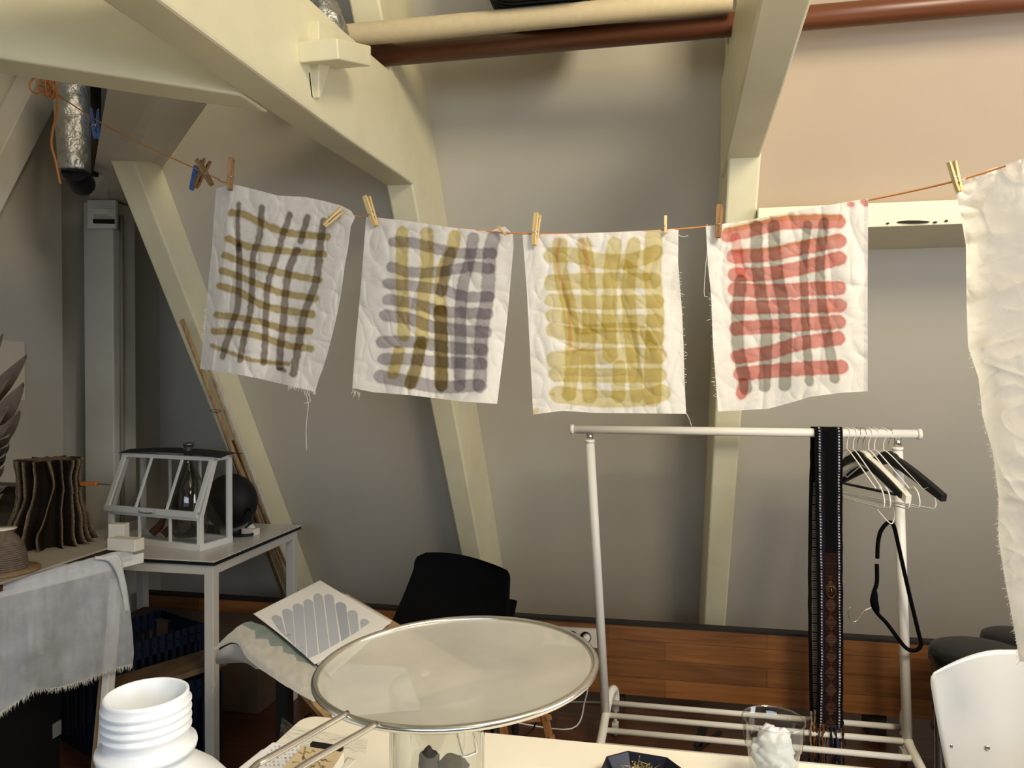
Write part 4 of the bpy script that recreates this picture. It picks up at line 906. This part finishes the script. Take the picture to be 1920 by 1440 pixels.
MB().add(vs, [[j*(nu+1)+i, j*(nu+1)+i+1, (j+1)*(nu+1)+i+1, (j+1)*(nu+1)+i] for j in range(nv) for i in range(nu)], True).build('hanging_flap', mat('plain_cotton', (222, 218, 210), .9, tl=.2), root)
threads(root, [([(403, 1243), (397, 1268), (402, 1285), (396, 1300), (399, 1293)], 1.95)], threadM)
# striped paper
bars = []
edge = lambda x: 1230+0*x
for (x0, x1, yt, xb0, xb1, yb0, yb1) in ((315, 365, 480, 350, 390, 552, 590), (365, 415, 450, 392, 428, 592, 628), (415, 465, 425, 430, 480, 630, 676), (465, 510, 405, 484, 534, 682, 660), (510, 555, 378, 538, 585, 658, 630), (560, 605, 380, 588, 633, 628, 602), (612, 662, 418, 640, 680, 600, 574), (668, 715, 455, 684, 722, 572, 550), (725, 770, 495, 730, 762, 540, 520)):
    f = lambda x, y: (380+x/2.4615, 960+y/2.4615)
    tp = [f(x0, yt+12), f(x0+8, yt+2), f((x0+x1)/2, yt-2), f(x1-6, yt+6), f(x1, yt+16)]
    bars.append((tp+[f(xb1, yb1), f(xb0, yb0)], (190, 197, 213) if x0 != 612 else (172, 180, 198), .9))
gs_ = [(f(a, 470), f(b, 690)) for a, b in ()]
scr = [([f(345, 532), f(352, 540), f(360, 534)], .9, (110, 110, 115), .7), ([f(388, 580), f(398, 574), f(404, 582)], .9, (110, 110, 115), .7), ([f(455, 628), f(465, 636)], .9, (110, 110, 115), .7)]
sheet('striped_paper', 'white sheet with a fan of pale grey-blue painted stripes', 'sheet of paper', [(600, 1088), (733, 1168), (590, 1246), (475, 1151)], .757, (236, 235, 233), polys=bars, strokes=scr, nu=220, nv=200, lift=lambda u, v: .004*math.sin(u*3)*v)
sheet('blank_paper', 'blank white sheet sticking out under the striped paper', 'sheet of paper', [(640, 1110), (735, 1164), (620, 1268), (560, 1215)], .7535, (226, 225, 222), nu=10, nv=10)
# ============================================================ LEFT DESK
DZ = .75; dx0, dx1, dy0, dy1 = -2.32, -1.53, 2.352, 3.0
root = thing('side_desk', 'white metal framed desk with black-edged top in the left corner', 'desk', ((dx0+dx1)/2, (dy0+dy1)/2, 0))
o = MB().box((dx0, dy0, DZ-.004), (dx1, dy1, DZ)).build('desktop', mat('desk_white', (214, 210, 202), .3, noise_amt=.03), root)
MB().box((dx0, dy0, DZ-.016), (dx1, dy1, DZ-.0042)).build('edge_band', blackM, root, label='black tabletop edge')
frM = mat('frame_white', (205, 200, 190), .4, noise_amt=.04)
s = .036; z0 = DZ-.017; xs = (dx0+.012, dx1-.012-s); ys = (dy0+.012, dy1-.012-s)
for x in xs:
    for y in ys: MB().box((x, y, 0), (x+s, y+s, z0)).build('leg', frM, root, .002)
for y in ys: MB().box((xs[0]+s, y, z0-s), (xs[1], y+s, z0)).build('frame_rail', frM, root, .002)
for x in xs: MB().box((x, ys[0]+s, z0-s), (x+s, ys[1], z0)).build('frame_rail', frM, root, .002)
# mini greenhouse
FR = PZ(376, 1034, DZ); BR = PZ(437, 1017, DZ); FLd = PZ(262, 1022, DZ)
ex = (FR-FLd).normalized(); ey = V((-ex.y, ex.x, 0))
if ey.dot(BR-FR) < 0: ey = -ey
GW = .46; dep = max(.17, (BR-FR).dot(ey)); print('gh depth', dep, (BR-FR).dot(ex))
def g_(x, y, z): return FR+ex*(x-GW)+ey*y+V((0, 0, z))
ux = ex
root = thing('mini_greenhouse', 'small white framed glass greenhouse on the corner desk', 'greenhouse', g_(GW/2, dep/2, 0))
def gb(mb, a, b, w=.014, h=.014, up=(0, 0, 1)): mb.bar(g_(*a), g_(*b), w, h, up=up); return mb
H1, H2, s0, top0 = .125, .335, .0, .085
mb = MB()
for y in (.009, dep-.009): gb(mb, (0, y, .012), (GW, y, .012), .02, .024)
for x in (.009, GW-.009): gb(mb, (x, .02, .012), (x, dep-.02, .012), .02, .024)
mb.build('base_frame', whiteM, root, .001)
mb = MB()
for x in (.009, GW-.009):
    gb(mb, (x, .009, .02), (x, .009, H1), .018, .018, up=(0, 1, 0)); gb(mb, (x, dep-.009, .02), (x, dep-.009, H2), .018, .018, up=(0, 1, 0))
    gb(mb, (x, .009, H1), (x, top0, H2), .018, .016); gb(mb, (x, top0-.004, H2), (x, dep, H2), .018, .016)
for y in (.009,): gb(mb, (0, y, H1-.005), (GW, y, H1-.005), .018, .018)
gb(mb, (0, top0, H2), (GW, top0, H2), .016, .014); gb(mb, (0, dep-.009, H2), (GW, dep-.009, H2), .016, .014)
for k in (1, 2): x = GW*k/3; gb(mb, (x, .009, .02), (x, .009, H1-.01), .009, .009, up=(0, 1, 0)); gb(mb, (x, dep-.009, .02), (x, dep-.009, H2), .009, .009, up=(0, 1, 0))
mb.build('frame', whiteM, root, .001)
lid = MB(); yo = -.012
gb(lid, (0, yo, H1+.012), (GW, yo, H1+.012), .014, .022)
gb(lid, (0, top0-.012, H2), (GW, top0-.012, H2), .010, .016)
for x in (.010, GW-.010): gb(lid, (x, yo, H1+.012), (x, top0-.012, H2), .020, .010)
for k in (1, 2): x = GW*k/3; gb(lid, (x, yo, H1+.012), (x, top0-.012, H2), .009, .008)
lid = lid.build('lid', whiteM, root, .001)
MB().tube(spline([g_(GW*.40, yo-.008, H1+.012), g_(GW*.42, yo-.018, H1+.010), g_(GW*.5, yo-.022, H1+.008), g_(GW*.56, yo-.018, H1+.010), g_(GW*.58, yo-.008, H1+.012)], 4), .0028, 8).build('handle', steel, lid, label='small metal handle')
gp = MB(); gp.add([g_(.01, yo+.003, H1+.014), g_(GW-.01, yo+.003, H1+.014), g_(GW-.01, top0-.009, H2), g_(.01, top0-.009, H2)], [[0, 1, 2, 3]])
gp.build('lid_glass', glass('greenhouse_glass', (.86, .86, .85), .05), lid)
gp = MB(); gp.add([g_(.01, .012, .02), g_(GW-.01, .012, .02), g_(GW-.01, .012, H1-.01), g_(.01, .012, H1-.01)], [[0, 1, 2, 3]])
for x in (.009, GW-.009): gp.add([g_(x, .012, .02), g_(x, dep-.012, .02), g_(x, dep-.012, H2), g_(x, top0, H2), g_(x, .012, H1)], [[0, 1, 2, 3, 4]])
gp.build('glass_panes', MATS['greenhouse_glass'], root)
# black sheet lying on the greenhouse
mb = MB(); nu, nv = 40, 14; vs = []
for j in range(nv+1):
    for i in range(nu+1):
        u, v = i/nu, j/nv; x = -.004+u*(GW+.05); y = top0-.03+v*(dep-top0+.035); vs.append(g_(x, y, H2+.012+.016*math.sin(math.pi*min(1, u*1.0))*.7+.008*math.sin(math.pi*v)-.004*(1-v)))
mb.add(vs, [[j*(nu+1)+i, j*(nu+1)+i+1, (j+1)*(nu+1)+i+1, (j+1)*(nu+1)+i] for j in range(nv) for i in range(nu)], True)
tag(mb.build('black_sheet', mat('black_card', (34, 32, 34), .8), solid=.002), 'bowed black sheet lying on top of the mini greenhouse', 'sheet')
# glass flask inside with neck above the sheet
fc_ = g_(GW*.66, dep*.62, .002); fb = MB()
fb.lathe([(0, .026), (.055, .026), (.070, .045), (.072, .15), (.060, .22), (.030, .275), (.017, .31), (.0165, .352), (.021, .354), (.021, .364), (.0175, .366), (.0175, .374), (.021, .376), (.021, .386), (.017, .388)], fc_, 40)
root = thing('glass_flask', 'clear glass flask in the greenhouse, neck poking above the black sheet', 'flask', fc_)
fb.build('flask_body', glass('flask_glass', (.5, .5, .48), .12), root)
# brown things inside greenhouse
for k, (x, l) in enumerate(((.17, .10), (.23, .12))):
    o = MB().tube(spline([g_(x, .05, .034), g_(x+.02, .08, .07), g_(x+.015, .11, .034+l)], 5), [.016]*5+[.013, .011, .009, .007, .006, .004], 12).build('dried_pod_stick', mat('rust_brown', (96, 58, 36), .8, bump=.4)); tag(o, ('left' if k == 0 else 'right')+' of two short brown sticks inside the greenhouse', 'stick', 'brown sticks in the greenhouse')
# tiny white box
c = PZ(470, 1003, DZ+.0); root = thing('small_box', 'tiny white box on the desk beside the black bag', 'box', c)
MB().hexa([c+ex*a+ey*b+V((0, 0, .001)) for a, b in ((-.03, -.02), (.03, -.02), (.03, .02), (-.03, .02))], [c+ex*a+ey*b+V((0, 0, .028)) for a, b in ((-.03, -.02), (.03, -.02), (.03, .02), (-.03, .02))]).build('carton', mat('ivory_card', (232, 222, 206), .6), root, .001)
MB().prism([c+ex*-.012+V((0, -.01, .029)), c+ex*.014+V((0, -.01, .029)), c+ex*.002+V((0, -.01, .042))], ey*.02).build('folded_flap', MATS['ivory_card'], root)
# black bag with cable
bc_ = V((PY(437, 950, 2.86).x-.01, 2.86, DZ)); root = thing('black_bag', 'round ribbed black bag with cord loops beside the greenhouse', 'bag', bc_)
MB().ball(bc_+V((0, 0, .118)), .112, 48, 24, (1.0, .88, 1.05), fn=lambda d: 1+.012*math.sin(math.atan2(d.y, d.x)*24)-.05*max(0, -d.z-.7)*3).build('bag_body', mat('black_leather', (10, 10, 12), .6, bump=.3, bscale=60), root)
mb = MB(); cc = bc_+V((.09, -.07, 0))
mb.tube(spline([cc+V((-.01, .03, .07)), cc+V((.03, .02, .10)), cc+V((.05, 0, .07)), cc+V((.035, -.01, .03)), cc+V((.0, -.02, .012))], 6), .007, 8)
mb.tube([cc+V((.025+.05*math.cos(a), -.045+.028*math.sin(a), .009)) for a in np.linspace(0, 6.28, 30)[:-1]], .006, 8, closed=True); mb.build('cord', blackM, root)
tag(MB().box((bc_.x-.03, 2.70, DZ+.001), (bc_.x+.03, 2.738, DZ+.045)).build('black_box', blackM, None, .004), 'small black box on the desk in front of the bag', 'box')
# sticks leaning on the first truss
def stick(pa, Ya, pb_, Yb_, w, m, label, h=None, ext=True, Z0=0):
    a = PY(*pa, Ya); b = PY(*pb_, Yb_); t = (b-a); e = a+t*((a.z-Z0)/(a.z-b.z)) if ext else b
    o = MB().bar(e, a, w, h or w*.6, up=(1, 0, 0)).build('wooden_stick', m, None, .001); tag(o, label, 'stick', 'sticks leaning on the left truss')
stick((341, 600), 2.50, (487, 975), 3.05, .018, stickM, 'long tan stick with its top end left of the painted cloth')
stick((392, 690), 2.64, (496, 972), 3.05, .012, stickM, 'thin tan stick right of the longest one')
stick((398, 690), 2.655, (505, 972), 3.065, .020, whiteStick, 'pale lath rightmost in the leaning bundle')
stick((436, 826), 2.84, (500, 975), 3.045, .012, pegD, 'short dark stick ending beside the black sheet')
stick((378, 690), 2.64, (480, 975), 3.07, .014, pegD, 'darker stick at the left of the leaning bundle')
MB().tube([PY(392, 772, 2.60), PY(414, 776, 2.60)], .003, 6)
tag(MB().tube([PY(393+11-11*math.cos(a), 770+3*math.sin(a)+(a > 3)*1, 2.70+.01*math.sin(a)) for a in np.linspace(0, 6.28, 20)[:-1]], .0018, 6, closed=True).build('twine_band', mat('twine', (120, 104, 84), .9)), 'thin twine tied around the leaning stick bundle', 'twine')
# storage under the desk
def crate(c, sx, sy, h, rot, name, label, m, lid=None):
    root = thing(name, label, 'crate', c, 'blue crates under the corner desk'); M = Matrix.Rotation(rot, 3, 'Z'); q = lambda x, y, z: V(c)+M @ V((x, y, z))
    mb = MB(); t = .006
    mb.hexa([q(x, y, .001) for x, y in ((-sx, -sy), (sx, -sy), (sx, sy), (-sx, sy))], [q(x, y, .008) for x, y in ((-sx, -sy), (sx, -sy), (sx, sy), (-sx, sy))])
    for (ax, ay, bx_, by_) in ((-sx, -sy, sx, -sy), (sx, -sy, sx, sy), (sx, sy, -sx, sy), (-sx, sy, -sx, -sy)):
        a = q(ax, ay, 0); b = q(bx_, by_, 0); n = int((b-a).length/.03)
        for z in (.02, h-.015, h-.05): mb.bar(a+V((0, 0, z)), b+V((0, 0, z)), t, .03)
        for k in range(n+1): p = a+(b-a)*k/n; mb.bar(p+V((0, 0, .01)), p+V((0, 0, h)), t, .012, up=(b-a))
    mb.build('basket', m, root)
crate((-2.03, 2.58, 0), .20, .15, .40, math.radians(66), 'plastic_crate', 'taller blue lattice crate at the left under the corner desk', blueM)
crate((-1.775, 2.42, 0), .15, .12, .30, math.radians(62), 'plastic_crate', 'lower blue lattice crate with wood on top under the desk', blueM)
M = Matrix.Rotation(math.radians(62), 3, 'Z'); c0 = V((-1.775, 2.43, .302))
tag(MB().hexa([c0+M @ V(p) for p in ((-.19, -.09, 0), (.19, -.09, 0), (.19, .08, 0), (-.19, .08, 0))], [c0+M @ V(p) for p in ((-.19, -.09, .02), (.19, -.09, .02), (.19, .08, .02), (-.19, .08, .02))]).build('wood_offcut', wood('dull_wood', (84, 66, 48), (118, 94, 70), gs=(20, 3, 20)), None, .002), 'rough wooden plank lying on the lower blue crate', 'plank')
root = thing('cardboard_box', 'long brown cardboard box behind the blue crates', 'box', (-2.0, 2.87, 0))
MB().box((-2.26, 2.80, .002), (-1.62, 2.94, .36)).build('carton', mat('dull_cardboard', (78, 62, 48), .9, noise_amt=.2), root, .003)
MB().box((-2.26, 2.795, .362), (-1.62, 2.94, .368)).build('lid', MATS['dull_cardboard'], root)
root = thing('black_case', 'big black case on the floor under the trestle table', 'case', (-2.2, 1.95, 0))
MB().box((-2.45, 1.72, .001), (-1.98, 2.16, .46)).build('case_body', blackM, root, .01)
c = PX(107, 1367, -1.979); MB().box((-1.981, c.y-.018, c.z-.024), (-1.9785, c.y+.018, c.z+.024)).build('label_plate', mat('label_grey', (120, 120, 120), .5), root, label='small grey label')
# ============================================================ TRESTLE TABLE, LEFT
TT = .815
root = thing('trestle_table', 'trestle table with pale board top at the left', 'table', (-2.1, 1.85, 0))
ba = PZ(264, 1038, .80); bb = PZ(-150, 1126, .80)
bb = ba+(PZ(0, 1100, .80)-ba)*1.7
mb = MB().bar(ba+V((0, 0, -.012)), bb+V((0, 0, -.012)), .032, .034); mb.build('front_beam', whiteM, root, .002)
def leg(px1, py1, Y1, px2, py2, m, w=.034):
    a = PY(px1, py1, Y1); b = PY(px2, py2, Y1+.0); e = a+(b-a)*(a.z/(a.z-b.z)); MB().bar(a, e, w, w*.7, up=(1, 0, 0)).build('leg', m, root, .002)
leg(218, 1085, 2.13, 204, 1270, whiteM); leg(205, 1180, 2.17, 190, 1340, stickM, .03)
for y in (1.5, 1.62):
    MB().bar((-1.97, y, .78), (-1.90+(y-1.5), y, 0), .034, .025, up=(0, 1, 0)).build('leg', whiteM, root, .002)
for y in (1.55, 2.1): MB().bar((-2.5, y, .79), (-2.5, y, 0), .034, .025, up=(0, 1, 0)).build('leg', whiteM, root, .002)
bl = [PZ(232, 1017, TT+.014), PZ(0, 1093, TT+.014)]
d_ = bl[1]-bl[0]; f2 = bl[0]+d_*2.2
pl = [bl[0], V((-2.56, bl[0].y+.02, TT+.014)), V((-2.56, f2.y, TT+.014)), f2]
MB().hexa([p+V((0, 0, -.006)) for p in pl], pl).build('board_top', mat('board_grey', (168, 158, 142), .7, noise_amt=.12, nscale=5), root, .001)
MB().hexa([p+V((-.03, 0, -.035)) if p.x > -2.4 else p+V((0, 0, -.035)) for p in pl], [p+V((-.03, 0, -.0065)) if p.x > -2.4 else p+V((0, 0, -.0065)) for p in pl]).build('under_frame', wood('stained_dark_wood', (38, 24, 16), (92, 52, 28), gs=(8, 8, 8)), root)
BT = TT+.014
# white wooden blocks at the beam end
blk = mat('white_block_paint', (226, 220, 206), .6, noise_amt=.06, nscale=30)
def block(pa, Y, sx, sy, sz, rot, z, label):
    c = PY(*pa, Y); c.z = z; M = Matrix.Rotation(rot, 3, 'Z')
    q = [c+M @ V((x, y, 0)) for x, y in ((-sx, -sy), (sx, -sy), (sx, sy), (-sx, sy))]
    tag(MB().hexa(q, [p+V((0, 0, sz)) for p in q]).build('wooden_block', blk, None, .002), label, 'block', 'white wooden blocks on the trestle')
block((236, 1030), 2.18, .055, .022, .040, math.radians(-4), BT-.008, 'white wooden block lying flat at the trestle beam end')
block((223, 1008), 2.27, .028, .018, .058, math.radians(8), BT+.001, 'white wooden block standing upright behind the flat one')
# cardboard vase sculpture
vc = PZ(113, 1022, BT); vc = V((vc.x-.06, vc.y+.02, BT+.001)); dV = (vc-CAM).dot(V((-math.sin(YAW), math.cos(YAW), 0)))
def pp(px): return (px)*dV/FPX
Hs = pp(1030-872); rT, rM, rB = pp(56), pp(52), pp(80)
seg = 560; rows = 44; vs = []; C = []
fins = 17; fr = random.Random(3); phs = [fr.uniform(-.35, .35) for _ in range(fins)]; fm = [fr.uniform(.85, 1.08) for _ in range(fins)]
for j in range(rows+1):
    t = j/rows; z = Hs*t
    Rr = rB+(rM-rB)*min(1, t*1.7)**.8 if t < .6 else rM+(rT-rM)*((t-.6)/.4)
    for k in range(seg):
        a = 2*math.pi*k/seg; ph = .30*math.sin(t*5.0+1)+.06*math.sin(t*17); x = (a/(2*math.pi)*fins+ph+.25*math.sin(a*3)+.35*noise.noise(V((math.cos(a)*2.2, math.sin(a)*2.2, t*3.5)))) % fins
        i = int(x) % fins; fr_ = x-int(x); w = abs(fr_-.5)*2                       # 1 at valley .. 0 at ridge
        crest = max(0, 1-w*2.0)**.7; r = Rr*(.60+.42*crest*fm[i]); r += .0022*math.sin(z*900)*crest
        vs.append(vc+V((r*math.cos(a), r*math.sin(a), z+.004*noise.noise(V((a*3, t*9, 0))))))
        e = max(0, 1-w*5.5)
        C.append(np.array(lin((34, 27, 22)))*(1-e)+np.array(lin((140, 122, 98)))*e)  # groove shade painted dark into the card colour; fin edges are paler card
mb = MB(); mb.add(vs, [[i*seg+k, i*seg+(k+1) % seg, (i+1)*seg+(k+1) % seg, (i+1)*seg+k] for i in range(rows) for k in range(seg)], True)
n0 = len(mb.v)
for k in range(seg): p = vs[rows*seg+k]; mb.v.append(p.copy()); C.append(np.array(lin((118, 100, 82))))
mb.v.append(vc+V((0, 0, Hs+.002))); C.append(np.array(lin((118, 100, 82))))
for k in range(seg): mb.f.append([n0+k, n0+(k+1) % seg, n0+seg]); mb.smooth.append(False)
root = thing('cardboard_sculpture', 'dark finned cardboard vase-shaped sculpture on the trestle table', 'sculpture', vc)
mb.build('ribbed_body', mat('corrugated_edges', (255, 255, 255), .95, attr='paint', bump=.9, bscale=260, spec=.05, noise_amt=.35, nscale=140, bdist=.004), root, colors=np.array(C))
# layered dome on round plate
dc2 = PZ(12, 1066, BT+.01); root = thing('layered_dome', 'small layered cardboard dome on a round plate at the left edge', 'sculpture', V((dc2.x, dc2.y, BT)), 'cardboard sculptures')
cb0 = V((dc2.x-.01, dc2.y, BT+.001))
MB().lathe([(0, 0), (.093, 0), (.094, .004), (.092, .008), (0, .0085)], cb0, 64).build('round_plate', cardM, root)
prof = [(0, .010)]
for k in range(17): z = .010+k*.0062; r = .062*math.sqrt(max(.03, 1-(k/17.5)**2)); prof += [(r, z), (r, z+.0042), (r*.93, z+.0044), (r*.93, z+.0060)]
prof.append((0, .118)); MB().lathe(prof, cb0, 48).build('dome', mat('layered_card', (112, 98, 84), .95, noise_amt=.4, nscale=60, bump=.6, bscale=200), root)
MB().lathe([(0, 0), (.04, 0), (.042, .002), (0, .003)], cb0+V((-.03, .02, .118)), 32).build('top_disc', MATS['ivory_card'] , root, label='small pale disc')
# leaf sculpture at the edge
lc = PZ(-70, 1020, BT); lc = V((lc.x, lc.y+.10, BT)); root = thing('leaf_sculpture', 'tall sculpture of stacked cardboard leaves cut by the left edge', 'sculpture', lc, 'cardboard sculptures')
dL = (lc-CAM).dot(V((-math.sin(YAW), math.cos(YAW), 0)))
MB().tube([P(-55, 1018, dL), P(-50, 850, dL), P(-60, 660, dL)], [.055, .04, .02], 20).build('stem', cardM, root)
def leaf(px0, py0, px1, py1, w, m, tw=0, dd=0):
    a = P(px0, py0, dL); b = P(px1, py1, dL-dd); ax = (b-a); L = ax.length; t = ax.normalized(); sd, u = frame_from(t)
    sd = Matrix.Rotation(tw, 3, t) @ u; nn = t.cross(sd); n = 14; top = []; 
    vsu, vsd = [], []
    for k in range(n+1):
        s = k/n; wd = w*math.sin(math.pi*min(1, s**.8*.96+.03))**.75
        for q in (-1, 0, 1):
            c = a+t*L*s+sd*wd*q+nn*(.010*(q*q)*1.0+.02*math.sin(s*3)); vsu.append(c+nn*.002); vsd.append(c-nn*.002)
    mb = MB(); f = [[k*3+q, k*3+q+1, (k+1)*3+q+1, (k+1)*3+q] for k in range(n) for q in (0, 1)]
    N2 = len(vsu); edge_ = [k*3 for k in range(n+1)]+[n*3+1]+[k*3+2 for k in range(n, -1, -1)]+[1]
    mb.add(vsu+vsd, f+[[i+N2 for i in g[::-1]] for g in f]+[[edge_[i], edge_[(i+1) % len(edge_)], edge_[(i+1) % len(edge_)]+N2, edge_[i]+N2] for i in range(len(edge_))], True)
    mb.build('leaf', m, root)
lg = mat('leaf_card', (124, 112, 98), .85, noise_amt=.2, nscale=20)
for i, (x0, y0, x1, y1, w, tw, dd) in enumerate([(-50, 760, 8, 626, .022, .4, .02), (-55, 780, 50, 664, .030, .9, .05), (-50, 800, 28, 700, .03, .2, .1), (-45, 830, 44, 716, .036, 1.0, .05), (-50, 850, 20, 760, .03, .4, .1), (-45, 850, 36, 768, .034, 1.3, .06),
        (-50, 840, 22, 790, .03, .7, .1), (-45, 830, 18, 812, .034, 1.4, .1), (-45, 850, 17, 829, .03, 1.4, .1), (-45, 868, 10, 848, .028, 1.45, .1), (-45, 890, 9, 872, .03, 1.1, .1), (-45, 905, 14, 910, .034, .6, .12), (-40, 960, 8, 925, .03, .5, .12)]):
    leaf(x0, y0, x1, y1, w, lg, tw, dd)
# card behind the leaves, dark crate and knife behind the vase
c = [PX(0, 640, -2.60), PX(46, 642, -2.60), PX(47, 745, -2.60), PX(0, 760, -2.60)]
c = [PX(-70, 632, -2.61), PX(46, 642, -2.61), PX(47, 750, -2.61), PX(-70, 765, -2.61)]
tag(MB().prism(c, (-.008, 0, 0)).build('pinned_card', mat('cream_card', (222, 212, 190), .8)), 'plain cream card on the wall behind the leaf sculpture', 'card')
root = thing('dark_crate', 'dark wooden crate on the trestle table behind the sculptures', 'crate', (-2.4, 2.12, BT))
kz = PY(175, 906, 2.24).z
MB().box((-2.56, 2.19, BT+.001), (-2.0, 2.275, kz-.012)).build('crate_body', wood('charred_wood', (40, 32, 26), (66, 54, 44), gs=(6, 30, 30)), root, .003)
kn = V((0, 0, 0)); root = thing('knife', 'small knife with an orange-brown wooden handle on the dark crate', 'knife', PY(175, 906, 2.23))
MB().bar(PY(152, 907, 2.23), PY(183, 907, 2.23), .018, .013).build('handle', mat('orange_wood', (178, 106, 52), .4), root, .003)
MB().bar(PY(183, 907, 2.23), PY(206, 909, 2.23), .012, .002).build('blade', mat('dull_blade', (110, 100, 88), .4, metal=.8), root)
# gauze cloth over the trestle beam
bdir = (bb-ba).normalized(); bn = V((-bdir.y, bdir.x, 0)); 
if bn.x < 0: bn = -bn
def onbar(px, py, off=.02):
    v = ray(px, py); o_ = ba+bn*off; t = (o_-CAM).dot(bn)/v.dot(bn); return CAM+v*t
topl = [(-90, 1122), (0, 1092), (60, 1078), (120, 1062), (180, 1044), (212, 1035), (226, 1034)]
botl = [(-90, 1360), (0, 1338), (28, 1318), (50, 1304), (66, 1292), (110, 1290), (160, 1276), (205, 1256), (249, 1246)]
rgt = [(226, 1034), (232, 1070), (239, 1105), (245, 1150), (249, 1190), (251, 1225), (249, 1246)]
nu, nv = 150, 110; G = coons(topl, botl, [(-90, 1122), (-90, 1360)], rgt, nu, nv); vs = []
for j in range(nv+1):
    for i in range(nu+1):
        u, v = i/nu, j/nv; w = .022+.007*math.sin(u*16+v)*v+.010*noise.noise(V((u*5, v*.8, 0)))*v+.004*noise.noise(V((u*22, v*2, 0)))+.0012*noise.noise(V((u*40, v*9, 0)))
        vs.append(onbar(G[j, i, 0], G[j, i, 1], w+.008))
root = thing('gauze_cloth', 'sheer white gauze cloth with frayed hem hanging over the trestle beam', 'cloth', vs[nu//2+nv*(nu+1)])
gz = sheer('white_gauze', (236, 239, 246), .62, tl=.3, bump=.25, bscale=220)
MB().add(vs, [[j*(nu+1)+i, j*(nu+1)+i+1, (j+1)*(nu+1)+i+1, (j+1)*(nu+1)+i] for j in range(nv) for i in range(nu)], True).build('gauze', gz, root)
# folded-over top part and gathered end
nu2, nv2 = 80, 10; vs = []
for j in range(nv2+1):
    for i in range(nu2+1):
        t = i/nu2; a = math.pi*j/nv2*.9; base_ = ba+(bb-ba)*(.06+t*.94); vs.append(base_+bn*(.03*math.cos(a))+V((0, 0, .002+.024*math.sin(a)-.004+.004*noise.noise(V((t*20, j*.3, 1)))-(.03*(j/nv2-.7) if j/nv2 > .7 else 0))))
MB().add(vs, [[j*(nu2+1)+i, j*(nu2+1)+i+1, (j+1)*(nu2+1)+i+1, (j+1)*(nu2+1)+i] for j in range(nv2) for i in range(nu2)], True).build('folded_top', gz, root)
mb = MB()
for k in range(4): mb.tube(spline([onbar(178+k*6, 1046, .034), onbar(205+k*5, 1050-k*2, .045), onbar(222+k*2, 1075, .042), onbar(230+k*2, 1110, .036), onbar(236+k*2, 1150, .03)], 5), [.006]*14+[.005, .004, .003, .003, .002, .002, .001], 8)
mb.build('gathered_folds', mat('white_gauze_dense', (238, 238, 236), .9, tl=.3), root)
rr = np.random.RandomState(8); mb = MB(); pts = poly_res(botl, np.linspace(0, 1, 420))
for x, y in pts:
    l = 9*(.3+rr.rand()); dx = rr.randn()*2.5; mb.tube([onbar(x, y-2, .028), onbar(x+dx*.5, y+l*.5, .03), onbar(x+dx, y+l, .028)], .0005, 4)
o = mb.build('frayed_hem', threadM, root); o['kind'] = 'stuff'
# ============================================================ SOCKET, CABLES, SMALL FRAME ON FLOOR
f = lambda px, py: PY(px, py, 3.049)
root = thing('power_socket', 'white power socket strip mounted on the wooden board', 'socket', f(1085, 1195))
q = [f(1020, 1172), f(1121, 1178), f(1121, 1212), f(1020, 1206)]
MB().prism(q, (0, -.02, 0)).build('socket_plate', mat('socket_white', (214, 206, 192), .4), root, .002)
for cx, cy in ((1045, 1190), (1072, 1193), (1098, 1195)):
    c = PY(cx, cy, 3.0285); MB().tube([c+V((0, .001, 0)), c+V((0, -.0015, 0))], .023, 24).build('outlet', blackM, root, label='round black outlet')
c = PY(1100, 1195, 3.02)
root = thing('power_plug', 'white plug in the right outlet of the socket strip', 'plug', c)
MB().tube([c, c+V((0, -.03, 0))], [.016, .012], 16).build('plug_body', whiteM, root)
MB().tube(spline([c+V((0, -.03, 0)), c+V((.006, -.05, -.01)), c+V((.008, -.05, -.06)), c+V((.01, -.03, -.16)), c+V((.0, -.06, -.23)), V((c.x-.05, 2.92, .006)), V((c.x-.3, 2.93, .006))], 6), .003, 8).build('cable', whiteM, root)
tag(MB().tube(spline([PZ(1000, 1318, .006), PZ(1065, 1316, .006), PZ(1125, 1317, .006), PZ(1200, 1322, .006), PZ(1330, 1330, .006)], 6), .004, 8).build('floor_cable', mat('grey_cable', (170, 168, 162), .5)), 'thin pale cable lying on the floor under the wooden board', 'cable')
tag(MB().tube(spline([PZ(1000, 1352, .08), PZ(962, 1352, .05), PZ(958, 1364, .02), PZ(976, 1382, .008), PZ(998, 1368, .02), PZ(1006, 1352, .08)], 6), .003, 8).build('charging_lead', blackM), 'loop of thin black cord hanging at the small wooden stand', 'cord')
mb_root = thing('small_wooden_stand', 'small wooden stand on the floor behind the table', 'stand', PZ(990, 1400, 0))
w3 = wood('stand_wood', (132, 88, 50), (170, 122, 76), gs=(30, 30, 4))
for (xa_, ya_, xb_, yb_) in ((1018, 1325, 1034, 1400), (940, 1340, 952, 1412)):
    a = P(xa_, ya_, 2.45); b = P(xb_, yb_, 2.45); e = a+(b-a)*(a.z/(a.z-b.z)); MB().bar(a, e, .022, .02, up=(0, 1, 0)).build('upright', w3, mb_root, .001)
MB().bar(P(946, 1348, 2.46), P(1020, 1346, 2.46), .018, .02, up=(0, 1, 0)).build('crossbar', w3, mb_root, .001)
for (x, y) in ((1029, 1347), (1035, 1384)): MB().bar(P(x-5, y, 2.44), P(x+5, y-3, 2.44), .012, .014).build('peg_knob', w3, mb_root, .001)
tag(MB().bar(PZ(1322, 1352, .004), PZ(1308, 1400, .004), .03, .004).bar(PZ(1350, 1372, .004), PZ(1300, 1412, .004), .018, .004).build('black_strap', blackM), 'black strap lying on the floor under the garment rack', 'strap')
